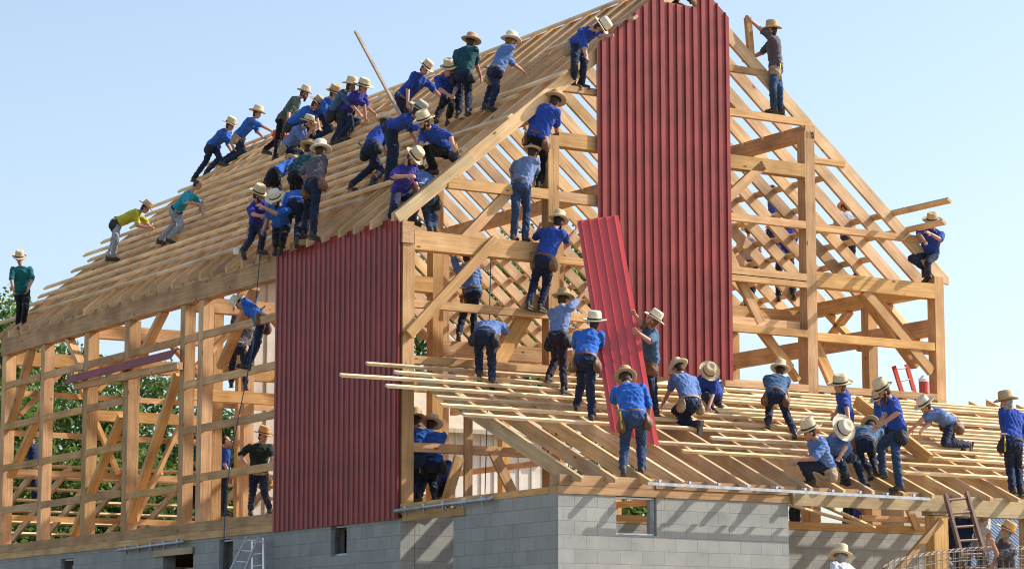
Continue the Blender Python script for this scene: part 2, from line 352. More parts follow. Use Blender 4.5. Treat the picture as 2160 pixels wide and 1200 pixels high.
# collar stubs seen between the rafters on the right slope
for y in (1.5,2.9,4.3):
    abox('blocking',(9.0,y,rz(9.0)-.22),(9.12,y+.6,rz(9)-.05),W2,barn)
# battens
def batten(side,s,y0,y1,z_off=0,w=.13,mat=W3):
    """s = distance up the slope from the eave"""
    x=(-.2+s*ct) if side<0 else (13.4-s*ct)
    z=rz(x)+.03/ct+z_off
    up=(-st*side if False else (st*side),0,ct)
    return beam('batten',(x,y0,z),(x,y1,z),w,.055,mat,barn,up=up,warp=.015)
Smax=(XP+.2)/ct
rows=[.62+.54*k+(.05 if k%3==1 else -.03) for k in range(15)]
for k,s in enumerate(rows):
    y1=20.6+R_.choice([.1,.35,.6,1.0,1.4]); 
    y0={0:.9+3.7,1:3.0,2:1.2,3:.3,4:2.0,5:.8,6:3.2,7:1.2,8:2.6,9:4.2,10:6.8,11:8.6,12:10.,13:9.2,14:11.}[k]
    ym=R_.uniform(9.5,13.5)
    batten(-1,s,y0,ym-.01); batten(-1,s+R_.uniform(-.02,.02),ym+.01,y1)
for s,y0,y1 in ((3.0,-.05,2.2),(4.6,-.1,4.1),(6.6,-.3,3.0)): batten(-1,s+.28,y0,y1)
batten(-1,Smax-.1,-.3,20.8); 
for k,s in enumerate([.25,.80,1.35,1.86,2.50,3.17]):
    y0={0:4.5,1:1.6,2:-1.12,3:-1.75,4:2.2,5:1.15}[k]
    batten(1,s,y0,20.7)
# ---------------------------------------------------------------- red sheet metal
def ribbed(name,width,zbot,ztop,mat,parent,pitch=.245,rh=.035,mw=None,rw=.05,minor=True):
    """sheet in local x (across) / z (up); zbot, ztop functions of x; ribs stand out along -y"""
    prof=[];x=0.
    xs=[]
    n=int(round(width/pitch)); p=width/n
    for i in range(n):
        b=i*p
        xs+=[(b,0),(b+p*.5-rw*.9,0),(b+p*.5-rw*.45,-rh),(b+p*.5+rw*.45,-rh),(b+p*.5+rw*.9,0)]
    xs.append((width,0)); vs=[];fs=[]
    t=.004
    for (x,y) in xs:
        vs+=[(x,y,zbot(x)),(x,y,ztop(x)),(x,y+t,zbot(x)),(x,y+t,ztop(x))]
    for i in range(len(xs)-1):
        a=i*4;b=a+4; fs+=[(a,b,b+1,a+1),(a+3,b+3,b+2,a+2),(a+1,b+1,b+3,a+3),(a,a+2,b+2,b)]
    fs+=[(0,1,3,2),(len(vs)-4,len(vs)-2,len(vs)-1,len(vs)-3)]
    return build(name,vs,fs,mat,parent,mw=mw)
# side wall sheets x=-.06 facing -x
def mside(y): return Matrix(((0,1,0,-.06),(1,0,0,y),(0,0,1,0),(0,0,0,1)))
shw=5.14/5
for i in range(5):
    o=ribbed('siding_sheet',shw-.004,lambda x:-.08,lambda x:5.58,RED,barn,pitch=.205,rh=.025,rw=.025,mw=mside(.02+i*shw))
abox('corner_trim',(-.10,-.005,-.05),(-.068,.012,5.5),RED,barn)
# gable sheets y=-.05 facing -y
x0=4.34; wsh=.815
def zrake(x): return ZP-SL*abs(x-XP)+.10
tops=[None,None,10.53,None]
for i in range(4):
    xa=x0+i*wsh
    def zt(x,xa=xa,i=i):
        X=xa+x; z=zrake(X)
        if i==2: z=min(z,10.52+.0*X)
        return z
    zb={0:2.72,1:2.9,2:2.93,3:2.93}[i]
    # split at the peak so that the top edge breaks where the roof does
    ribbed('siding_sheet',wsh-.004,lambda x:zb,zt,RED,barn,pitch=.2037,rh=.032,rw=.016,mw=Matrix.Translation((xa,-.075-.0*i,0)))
# ---------------------------------------------------------------- lean-to roof in front of the gable
lean=empty('lean_to_frame',(0,-5.35,0),'low open lean-to roof of pale rafters and battens in front of the gable','lean-to')
LS=.435
def lz(y): return .47+LS*(y+5.35)
lc=1/math.hypot(1,LS)
def lr(x,y0=-5.5,y1=.1,parent=lean,d=.26):
    t=.0375; dv=d/lc; pts=[(y0,lz(y0)),(y1,lz(y1)),(y1,lz(y1)-dv),(-5.33,lz(-5.33)-dv),(-5.36,lz(-5.36)-.17),(y0,lz(y0)-.07)]
    c=np.array([x,y0,lz(y0)]); ang=math.atan(LS); ca,sa=math.cos(ang),math.sin(ang)
    vs=[]
    for sx in (-t,t):
        for (yy,zz) in pts: dy,dz=yy-y0,zz-lz(y0); vs.append((dy*ca+dz*sa,sx,-dy*sa+dz*ca))
    n=len(pts); fs=[tuple(range(n))[::-1],tuple(range(n,2*n))]+[(i,(i+1)%n,n+(i+1)%n,n+i) for i in range(n)]
    mw=Matrix(((0,1,0,x),(ca,0,-sa,y0),(sa,0,ca,lz(y0)),(0,0,0,1)))
    return build('rafter',vs,fs,W2,parent,mw=mw)
for i in range(24):
    x=.27+i*.695
    lr(x+R_.uniform(-.012,.012),-5.66+R_.uniform(-.04,.04),.02+R_.choice([0,.25,.45]) if i>8 else -.08)
def lb(y,x0,x1,w=.10,t=.05):
    z=lz(y)+t/2/lc+.004
    up=(0,-LS*lc,lc)
    n=max(1,int(round((x1-x0)/5.5))); xs=[x0+(x1-x0)*k/n for k in range(n+1)]
    for k in range(n): beam('batten',(xs[k]+.004,y,z),(xs[k+1]-.004,y,z),w,t,W3,lean,up=up,warp=.012)
def xat(px,y,z):      # x where the pixel column px meets the line y,z
    lo,hi=-6.,30.
    for _ in range(40):
        m=(lo+hi)/2; c=RW.T@(np.array([m,y,z])-CAM)
        if CX+c[0]/c[2]*F<px: lo=m
        else: hi=m
    return lo
rowsL=[(-.25,773),(-.66,832),(-1.06,718),(-1.5,815),(-1.95,920),(-2.4,930),(-2.85,977),(-3.32,1500),(-3.75,1383)]
for y,px in rowsL: lb(y,xat(px,y,lz(y)),16.5 if y>-3 else 16.5)
lb(-4.15,xat(1440,-4.15,lz(-4.15)),6.2); lb(-4.2,xat(1800,-4.2,lz(-4.2)),16.5); 
lb(-4.65,xat(1905,-4.65,lz(-4.65)),16.5)
for y,xa,xb in ((-.45,9.,16.5),(-.86,6.,12.6),(-1.28,10.2,16.5),(-1.73,3.2,9.),(-2.17,9.6,16.5),(-2.63,10.6,16.5),(-3.1,8.8,14.9),(-3.52,10.9,16.5)): lb(y,xa,xb,w=.08)
# back lean-to beyond the far gable
bk=empty('back_lean_to',(0,26,0),'low open roof frame of rafters and battens beyond the far end of the barn','lean-to')
for i in range(17):
    x=-.6+i*.85; beam('rafter',(x,20.7,2.35),(x,26.,.1),.07,.18,W2,bk)
for j in range(9):
    y=20.9+j*.6; beam('batten',(-1.2+R_.uniform(-.4,.3),y,2.46-(y-20.7)*.4245),(13.6,y,2.46-(y-20.7)*.4245),.1,.05,W3,bk,up=(0,.39,.92),warp=.015)
for x in (-.5,4,8.5,13): abox('post',(x,25.7,-2.7),(x+.2,25.9,.0),W1,bk)
abox('eave_plate',(-.8,25.7,.005),(13.4,25.9,.02),W1,bk)
# plates and header
abox('front_plate',(-.03,-5.37,.08),(5.0,-5.05,.215),W1,lean); abox('front_plate',(1.95,-5.385,.222),(5.0,-5.05,.38),W1,lean); abox('front_plate',(.0,-5.36,.222),(1.94,-5.06,.40),W1,lean)
abox('header_board',(4.86,-5.45,.04),(8.5,-5.392,.30),W4,lean)
abox('front_plate',(5.01,-5.385,.1),(8.1,-5.06,.38),W1,lean)
abox('front_plate',(8.11,-5.40,-.02),(16.5,-5.1,.345),W4,lean)
abox('side_plate',(-.035,-5.04,.085),(.22,.0-.01,.2),W1,lean)
abox('side_plate',(-.045,-2.35,-.13),(-.033,-.12,.03),W4,lean); abox('doorway_header',(-.07,-2.35,-.13),(-.046,-.15,-.005),W1,lean)
abox('post',(8.16,-5.38,-2.7),(8.5,-5.12,-.03),W1,lean); abox('post',(10.45,-5.38,-2.7),(10.62,-5.15,-.03),W2,lean); abox('post',(13.2,-5.38,-2.7),(13.5,-5.12,-.03),W1,lean)
beam('brace',(8.25,-5.46,-.12),(6.75,-5.46,-1.45),.11,.1,W1,lean,up=(0,1,0))
for x,(z0,z1) in ((1.32,(.165,1.95)),): abox('post',(x,-.06,z0),(x+.17,.0-.004,z1),W1,barn)
gbr(1.95,1.25,2.55,.2,.2,-.04,.06); gbr(1.15,1.1,.85,.2,.2,-.14,.06); gbr(11.9,.95,12.35,.1,.17,-.05,.06); gb(10.9,13.0,.35,.12,y=-.02,t=.1)
for x0_,x1_ in ((7.6,10.6),(8.6,10.7)):
    t_=empty('loose_plank',(x0_,-1.3,.3),'thin loose plank lying on the sill under the lean-to, %s of two'%('longer' if x0_<8 else 'shorter'),'plank','loose planks under the lean-to')
    bpy_o=beam('board',(x0_,-1.5,.42),(x1_,-.6,.06),.12,.04,W3,t_)
# galvanised track on the front plate
def bar_thing(name,label,cat,p0,p1,r,nb,bdir,mat=GALV,group=None):
    t=empty(name,p0,label,cat,group); m=MB(); m.tube([p0,p1],r,10); m.build('pipe',mat,t,True)
    p0=np.array(p0,float);p1=np.array(p1,float)
    for i in range(nb):
        p=p0+(p1-p0)*(i+.6)/nb; b=MB(); b.bar(p+np.array(bdir)*.09+np.array([0,0,.05]),p-np.array(bdir)*.05-np.array([0,0,.11]),.05,.012); b.box(p+np.array([0,0,.04]),(.07,.07,.05)); b.build('bracket',mat,t)
    return t
t=empty('door_track',(1.8,-5.5,.3),'long shiny galvanised metal track fixed along the lean-to eave plate','door track')
m=MB(); a_=on(1365,1019,1,-5.74);b_=on(1960,1052,1,-5.74); m.bar(a_,b_,.04,.052); m.build('rail',GALV,t)
for i in range(10):
    m=MB(); q=a_+(b_-a_)*(i+.4)/10; m.box(q+np.array([0,.03,.06]),(.11,.07,.025)); m.box(q+np.array([0,.0,.05]),(.04,.05,.05)); m.build('bracket',GALV,t)
bar_thing('door_track_pipe','blue-lit metal pipe with hanger brackets over the doorway beside the big red wall sheet','track pipe',(-.16,-.05,.06),(-.16,-3.43,.10),.04,5,(0,.5,0),group='track pipes on brackets')
bar_thing('door_track_pipe','metal pipe with hanger brackets under the sill at the far left opening','track pipe',(-.16,12.58,-.14),(-.16,9.15,-.10),.04,5,(0,.5,0),group='track pipes on brackets')
abox('doorway_header',(-.075,8.9,-.36),(-.045,10.9,-.22),W4,barn)
# red folded trim lying on a plank across the side posts
t=empty('folded_trim',(-.2,9.8,3.98),'long folded dark red metal trim lying on a plank across the side posts','metal trim')
prof=[(-.05,.14),(-.13,.13),(-.24,-.03),(-.30,-.10),(-.285,-.105),(-.225,-.04),(-.12,.115),(-.05,.125)]
vs=[];fs=[]
for y in (9.74,15.8):
    for (x,z) in prof: vs.append((x,y-9.8,z+ (0 if y<12 else -.0)))
n=len(prof)
for i in range(n): j=(i+1)%n; fs.append((i,j,n+j,n+i))
fs+=[tuple(range(n))[::-1],tuple(range(n,2*n))]
build('folded_sheet',vs,fs,RED,t,mw=Matrix.Translation((.2-.2,9.8,3.98)))
tag(beam('loose_plank',(-.12,9.6,3.72),(-.12,15.4,3.82),.14,.16,W1),'timber plank carrying the folded red trim on the side posts','plank')
# ropes
def rope(pts,label,r=.012):
    m=MB(); P=[]
    for i in range(len(pts)-1):
        for k in range(6): P.append(np.array(pts[i])*(1-k/6)+np.array(pts[i+1])*k/6)
    P.append(np.array(pts[-1])); m.tube(P,r,6); tag(m.build('rope',BLUEROPE,None,True),label,'rope')
rope([on(557,468,0,.1),on(549,530,0,-.25),on(543,600,0,-.3),on(532,740,0,-.32),on(505,870,0,-.34),on(487,960,0,-.36),on(474,1080,0,-.4),on(470,1215,0,-.5)],'long blue rope hanging from the men above down past the block wall',.011)
rope([on(1036,528,1,.35),on(1033,640,1,.35),on(1030,800,1,.35),on(1023,1040,1,.35)],'thin dark rope hanging straight down inside the front gable',.010)
# ladders
def ladder(name,label,a0,a1,b0,b1,mat,nr,r=.035,group=None,rungmat=None,t0=.06):
    t=empty(name,(np.array(a0)+np.array(b0))/2,label,'ladder',group)
    a0,a1,b0,b1=[np.array(p,float) for p in (a0,a1,b0,b1)]
    for p,q in ((a0,a1),(b0,b1)):
        m=MB(); m.bar(p,q,r*1.1,r*2.4); m.build('rail',mat,t)
    for i in range(nr):
        k=t0+(1-2*t0)*i/(nr-1) if nr>1 else .5; m=MB(); m.tube([a0+(a1-a0)*k,b0+(b1-b0)*k],r*.55,8); m.build('rung',rungmat or mat,t)
    return t
def up_(px,py,ax,v): return on(px,py,ax,v)
ladder('step_ladder','aluminium ladder section leaning outwards against the shaded block wall',on(470,1235,0,-1.5),on(521,1133,0,-.35),on(500,1240,0,-1.5),on(546,1133,0,-.35),ALU,5,.03,'aluminium ladders at the block wall')
ladder('step_ladder','aluminium ladder section standing upright against the shaded block wall',on(533,1250,0,-.25),on(533,1138,0,-.2),on(557,1248,0,-.25),on(556,1134,0,-.2),ALU,5,.03,'aluminium ladders at the block wall')
ladder('wooden_ladder','rusty brown ladder leaning on the lean-to eave at the lower right',on(2047,1240,1,-6.6),on(1994,1043,1,-5.6),on(2098,1240,1,-6.6),on(2038,1038,1,-5.6),BROWN,7,.045)
ladder('red_ladder','red fibreglass ladder top showing behind the lean-to roof by the right corner post',on(1921,885,1,.9),on(1885,772,1,.9),on(1944,880,1,.9),on(1912,768,1,.9),LRED,5,.04,rungmat=ALU)
# wire cage
t=empty('wire_cage',on(2010,1200,1,-7),'rusty wire mesh basket at the bottom right corner beside the brown ladder','wire basket')
RUST=paint('rusty_wire',(.30,.23,.17),.8); m=MB()
def cg(u,v,dy): return on(1862+u*330,1196-26*u**.5*1.4+v*60-8*math.sin(u*3),1,-7.+dy)
for v in (0,.33,.66,1): m.tube([cg(u/14,v,0) for u in range(15)],.008,5); m.tube([cg(u/14,v,.6)+np.array([.1,0,.06]) for u in range(15)],.008,5)
for u in range(27): m.tube([cg(u/26,-.1,0),cg(u/26,1,0)],.008,5); m.tube([cg(u/26,-.05,.6)+np.array([.1,0,.06]),cg(u/26,1,.6)+np.array([.1,0,.06])],.008,5); m.tube([cg(u/26,0,0),cg(u/26,0,.6)+np.array([.1,0,.06])],.009,5)
m.build('wire_mesh',RUST,t)
for u in (.02,.95):
    m=MB(); p=cg(u,.1,0); m.tube([p,(p[0],p[1],-2.7)],.05,6); m.build('leg',RUST,t)
# long pole over the ridge
m=MB(); a=on(750,67,0,2.3); b=on(846,246,0,2.0); m.bar(b,a,.06,.05); tag(m.build('long_pole',WD),'long thin pole standing up at a slant above the roof against the sky','pole')
# drinks cooler on the girt
t=empty('drinks_cooler',(12.62,.1,3.02),'round red drinks cooler with white lid standing on the girt beside the right corner post','cooler')
m=MB(); m.tube([(12.72,.07,2.985),(12.72,.07,3.22)],[.10,.105],16); m.build('cooler_body',LRED,t,False); m=MB(); m.tube([(12.72,.07,3.222),(12.72,.07,3.28),(12.72,.07,3.32),(12.72,.07,3.35)],[.11,.11,.06,.05],16); m.build('lid',WHITE,t)
# plywood box beyond the right corner
m=MB(); m.box((14.75,3.6,.2),(1.0,2.0,5.6)); tag(m.build('plywood_enclosure',TAN),'plain tan plywood box showing above the lean-to roof right of the corner post','enclosure')
# ---------------------------------------------------------------- buildings behind
def siding_building(p,q,dep,zt,label,zr=None,gable_mid=None):
    """box with battens on its front from p to q"""
    t=empty('white_building',(p[0],p[1],ZG),label,'building'); p=np.array(p,float);q=np.array(q,float); d=(q-p); Lg=np.linalg.norm(d); d/=Lg; nrm=np.array([d[1],-d[0]]); 
    m=MB()
    c=(p+q)/2-nrm*dep/2; R3=np.array([[d[0],-nrm[0],0],[d[1],-nrm[1],0],[0,0,1.]]); m.box((c[0],c[1],(ZG+zt)/2),(Lg,dep,zt-ZG),R3)
    k=int(Lg/.42)
    for i in range(k+1):
        a=p+d*(.02+i*(Lg-.04)/k)+nrm*.02; m.box((a[0],a[1],(ZG+zt)/2),(.06,.04,zt-ZG),R3)
    m.build('wall',SIDING,t)
    m=MB(); a=p-d*.4+nrm*.5; b=q+d*.4+nrm*.5; mid=-nrm*(dep/2+.5)
    A=np.array([a[0],a[1],zt-.1]);B=np.array([b[0],b[1],zt-.1]); A2=A+np.array([mid[0],mid[1],1.4]);B2=B+np.array([mid[0],mid[1],1.4])
    A3=A2+np.array([mid[0],mid[1],-1.4]);B3=B2+np.array([mid[0],mid[1],-1.4])
    k0=len(m.v); 
    for P_ in (A,B,A2,B2,A3,B3): m.v.append(P_)
    for P_ in (A,B,A2,B2,A3,B3): m.v.append(P_-np.array([0,0,.12]))
    m.f+=[(0,1,3,2),(2,3,5,4),(6,8,9,7),(8,10,11,9),(0,6,7,1),(4,5,11,10),(0,2,8,6),(2,4,10,8),(1,7,9,3),(3,9,11,5)]
    m.build('roof',TAN,t)
    return t
a=on(528,1000,1,22.6);b=on(800,1000,1,22.6)
siding_building((a[0],22.6),(b[0],22.6),.9,on(560,590,1,24.)[2],'tall pale sided building close behind the barn, seen left of the big red sheet')
a=on(905,1000,1,23.0);b=on(1175,1000,1,23.)
siding_building((a[0],23.),(b[0],23.),4,on(1050,905,1,23.)[2],'low pale sided shed behind the barn, seen under the lean-to roof')
t=empty('metal_roofed_shed',on(2050,1200,1,25),'shed with a ribbed blue-grey metal roof beyond the lower right corner','shed')
m=MB(); A=on(1860,1055,1,22.);B=on(2330,1085,1,22.); x0_,x1_=A[0],B[0]; zt_=A[2]; zl=-2.2
vsr=[];n=60
for i in range(n+1):
    x=x0_+(x1_-x0_)*i/n
    for dx in (0,.05,.12,.17): m_=(.04 if dx in(.05,.12) else 0); vsr.append((x+dx,22.,zt_+m_)); vsr.append((x+dx,15.,zl+m_))
fsr=[(2*k,2*k+1,2*k+3,2*k+2) for k in range(len(vsr)//2-1)]
build('roof',vsr,fsr,METALROOF,t)
m=MB(); m.box(((x0_+x1_)/2,22.1,(zt_+ZG)/2-.1),(x1_-x0_-.3,.2,zt_-ZG)); m.box(((x0_+x1_)/2,15.3,(zl+ZG)/2-.05),(x1_-x0_-.3,.2,zl-ZG)); m.build('wall',SIDING,t)
# ---------------------------------------------------------------- trees
def leafmat():
    m,nt,b=newmat('foliage',rough=.6,spec=.25); L=nt.links.new
    g=node(nt,'ShaderNodeNewGeometry'); r=ramp(nt,[(0,(.05,.10,.025)),(.5,(.10,.18,.04)),(.85,(.17,.25,.06)),(1,(.26,.26,.09))]); L(g.outputs['Random Per Island'],r.inputs[0])
    oi=node(nt,'ShaderNodeObjectInfo'); h=node(nt,'ShaderNodeHueSaturation'); mr=node(nt,'ShaderNodeMapRange'); mr.inputs[3].default_value=.8; mr.inputs[4].default_value=1.25; L(oi.outputs['Random'],mr.inputs[0]); L(mr.outputs[0],h.inputs['Value']); L(r.outputs[0],h.inputs['Color']); L(h.outputs[0],b.inputs['Base Color'])
    tr=node(nt,'ShaderNodeBsdfTranslucent'); L(h.outputs[0],tr.inputs['Color']); mx=node(nt,'ShaderNodeMixShader'); mx.inputs[0].default_value=.5
    L(b.outputs[0],mx.inputs[1]); L(tr.outputs[0],mx.inputs[2]); L(mx.outputs[0],nt.nodes['Material Output'].inputs[0]); return m
LEAF=leafmat(); BARK=paint('bark',(.10,.075,.055),.9,.2,6.)
def tree(px,topy,depth,rad,label,n=5200,zb=-1.2):
    rg=np.random.default_rng(int(abs(px)*7+topy))
    d=ray(px,topy); p=CAM+d/F*depth; top=p[2]; base=np.array([p[0],p[1],ZG])
    t=empty('leafy_tree',base,label,'tree','trees behind the barn'); h=top-ZG
    m=MB(); lean_=rg.normal(0,.25,2); spine=[base+np.array([lean_[0]*k*k,lean_[1]*k*k,h*.9*k]) for k in np.linspace(0,1,7)]
    m.tube(spine,list(np.linspace(.26,.03,7)),8)
    cl=[]
    nc=34
    for i in range(nc):
        k=rg.uniform(.16,1.); zz=ZG+h*k; prof=math.sin(min(1,(1-k)*1.55+.12)*math.pi*.5)*(.75+.25*math.sin(k*9+px)); r=rad*prof*rg.uniform(.35,1.); a=rg.uniform(0,2*math.pi)
        s=spine[min(6,int(k*.9*6))]; c=np.array([s[0]+math.cos(a)*r,s[1]+math.sin(a)*r,zz-.3])
        st_=np.array([s[0],s[1],max(ZG+.8,zz-.9-.4*r)]); mid=(st_+c)/2+np.array([0,0,.2])
        m.tube([st_,mid,c],[.07,.045,.015],5); cl.append((c,rad*rg.uniform(.22,.42)))
    cl.append((np.array([spine[-1][0],spine[-1][1],top-.35]),rad*.22))
    m.build('trunk',BARK,t)
    vol=np.array([r**2.2 for c,r in cl]); idx=rg.choice(len(cl),n,p=vol/vol.sum())
    C=np.array([c for c,r in cl])[idx]; Rr=np.array([r for c,r in cl])[idx]
    u=rg.normal(size=(n,3)); u/=np.linalg.norm(u,axis=1)[:,None]; rr=rg.uniform(.35,1.12,n)**.7
    pos=C+u*(Rr*rr)[:,None]*np.array([1,1,.8])
    nrm=u*.7+rg.normal(size=(n,3))*.7+np.array([0,0,.35]); nrm/=np.linalg.norm(nrm,axis=1)[:,None]
    a=np.cross(nrm,rg.normal(size=(n,3))); a/=np.linalg.norm(a,axis=1)[:,None]; b=np.cross(nrm,a)
    s=rg.uniform(.08,.15,n)[:,None]
    v=np.stack([pos-a*s,pos-b*s*.55+nrm*s*.15,pos+a*s,pos+b*s*.55+nrm*s*.15],1).reshape(-1,3)-base
    me=bpy.data.meshes.new('crown'); me.vertices.add(4*n); me.vertices.foreach_set('co',v.astype(np.float32).ravel()); me.loops.add(4*n); me.loops.foreach_set('vertex_index',np.arange(4*n,dtype=np.int32))
    me.polygons.add(n); me.polygons.foreach_set('loop_start',np.arange(0,4*n,4,dtype=np.int32)); me.update(); me.validate(); me.materials.append(LEAF)
    o=bpy.data.objects.new('crown',me); link(o,t)
TR=[(18,640,76,2.6,'tall slim tree rising above the far left eave corner'),(-70,720,84,4.,'tree cut by the left edge of the picture'),(120,735,88,3.4,'tree seen between the first side posts on the left'),(205,795,80,3.2,'rounded tree behind the folded red trim'),(262,770,92,3.4,'tree behind the third side post from the left'),
(345,808,82,3.0,'tree with a pointed tip showing right of the folded red trim'),(425,830,90,3.2,'tree behind the pair of posts left of the big red sheet'),(480,880,84,2.6,'low tree beside the pale sided building'),
(880,480,92,3.8,'tree seen through the rafters beside the gable corner post'),(985,520,86,3.6,'tree behind the left part of the open gable'),(1075,470,94,3.8,'tall tree behind the middle of the open gable'),(1160,540,86,3.2,'tree behind the second gable post'),(1240,500,92,3.6,'tree seen just left of the tall red gable sheets'),
(1345,850,84,3.,'low tree seen through the middle of the lean-to roof'),(700,800,92,4.,'tree hidden mostly by the big red wall sheet'),(30,930,78,3.,'low bushy tree at the foot of the far left corner'),(170,960,76,3.,'low bushy tree under the red trim'),(300,950,77,2.8,'low bushy tree left of the paired side posts')]
for a in TR: tree(*a)
# ---------------------------------------------------------------- people
def fabric(name,col,rough=.85,wr=.5):
    m,nt,b=newmat(name,col,rough,spec=.15); L=nt.links.new
    tc=node(nt,'ShaderNodeTexCoord'); n=node(nt,'ShaderNodeTexNoise',Scale=7.,Detail=4.,Distortion=1.2); mp=node(nt,'ShaderNodeMapping'); mp.inputs['Scale'].default_value=(1,1,.55)
    L(tc.outputs['Object'],mp.inputs[0]); L(mp.outputs[0],n.inputs['Vector'])
    r=ramp(nt,[(.3,tuple(c*.72 for c in col)),(.62,col),(.85,tuple(min(1,c*1.15+.035) for c in col))]); L(n.outputs[0],r.inputs[0]); L(r.outputs[0],b.inputs['Base Color'])
    b.inputs['Sheen Weight'].default_value=.1
    bp=node(nt,'ShaderNodeBump',Strength=wr,Distance=.05); L(n.outputs[0],bp.inputs['Height']); L(bp.outputs[0],b.inputs['Normal']); return m
SH={k:fabric('shirt_'+k,c) for k,c in dict(royal=(.026,.07,.36),blue=(.03,.13,.50),purple=(.042,.034,.27),light=(.12,.21,.46),pale=(.17,.24,.44),slate=(.06,.13,.24),teal=(.012,.07,.09),seagreen=(.01,.14,.15),turquoise=(.02,.32,.42),yellow=(.55,.48,.05),grey=(.10,.09,.11),green=(.018,.032,.028),sage=(.09,.13,.11),navy=(.015,.025,.075),white=(.62,.62,.66),pink=(.36,.26,.27),plaid=(.30,.29,.33)).items()}
TRS={k:fabric('trousers_'+k,c,wr=.6) for k,c in dict(navy=(.018,.027,.062),black=(.010,.010,.014),denim=(.035,.065,.14),dark=(.02,.032,.065),grey=(.32,.33,.37),plum=(.03,.02,.035)).items()}
SKIN=paint('skin',(.50,.25,.17),.55,.10,9.); HAIRS={k:paint('hair_'+k,c,.8,.2,30.) for k,c in dict(brown=(.05,.026,.014),black=(.012,.010,.009),ginger=(.22,.09,.025),grey=(.32,.30,.28)).items()}
def straw(name,c):
    m,nt,b=newmat(name,c,.75,spec=.25); L=nt.links.new; tc=node(nt,'ShaderNodeTexCoord'); wv=node(nt,'ShaderNodeTexWave',wave_type='RINGS',rings_direction='Z',Scale=28.,Distortion=1.); L(tc.outputs['Object'],wv.inputs['Vector'])
    r=ramp(nt,[(0,tuple(x*.86 for x in c)),(1,c)]); L(wv.outputs[0],r.inputs[0]); L(r.outputs[0],b.inputs['Base Color']); return m
HATM={'straw':straw('straw_hat',(.66,.52,.33)),'pale':straw('pale_straw',(.74,.66,.50)),'tan':straw('tan_straw',(.50,.35,.19)),'grey':straw('grey_felt',(.40,.36,.30)),'gold':straw('golden_straw',(.62,.36,.14))}
BAND=paint('hat_band',(.03,.025,.02),.7); BOOT=paint('boot_leather',(.055,.04,.03),.7,.2,12.); SOLE=paint('boot_sole',(.09,.08,.07),.9)
LEA={'tan':paint('tan_leather',(.36,.25,.15),.7,.2,14.),'brown':paint('brown_leather',(.17,.075,.035),.6,.2,14.),'black':paint('black_nylon',(.015,.015,.017),.7)}
YEL=paint('yellow_plastic',(.75,.5,.03),.4); STEEL=paint('tool_steel',(.35,.35,.36),.35,metal=.8); EYE=paint('eye_dark',(.02,.015,.012),.4); LIP=paint('lips',(.28,.09,.07),.5); ORANGE=paint('orange_plastic',(.62,.07,.02),.45)
_dg=None
def sph(c,r,n=10,M=None):
    """ellipsoid verts/faces, r = 3 radii, M rotation"""
    vs=[];fs=[];c=np.array(c,float); r=np.array([r]*3 if not hasattr(r,'__len__') else r,float)
    for i in range(n//2+1):
        th=math.pi*i/(n//2)
        for j in range(n):
            a=2*math.pi*j/n; q=np.array([math.sin(th)*math.cos(a),math.sin(th)*math.sin(a),math.cos(th)])*r
            vs.append(c+(M@q if M is not None else q))
    for i in range(n//2):
        for j in range(n):
            a=i*n+j;b=i*n+(j+1)%n; fs.append((a,b,b+n,a+n))
    return vs,fs
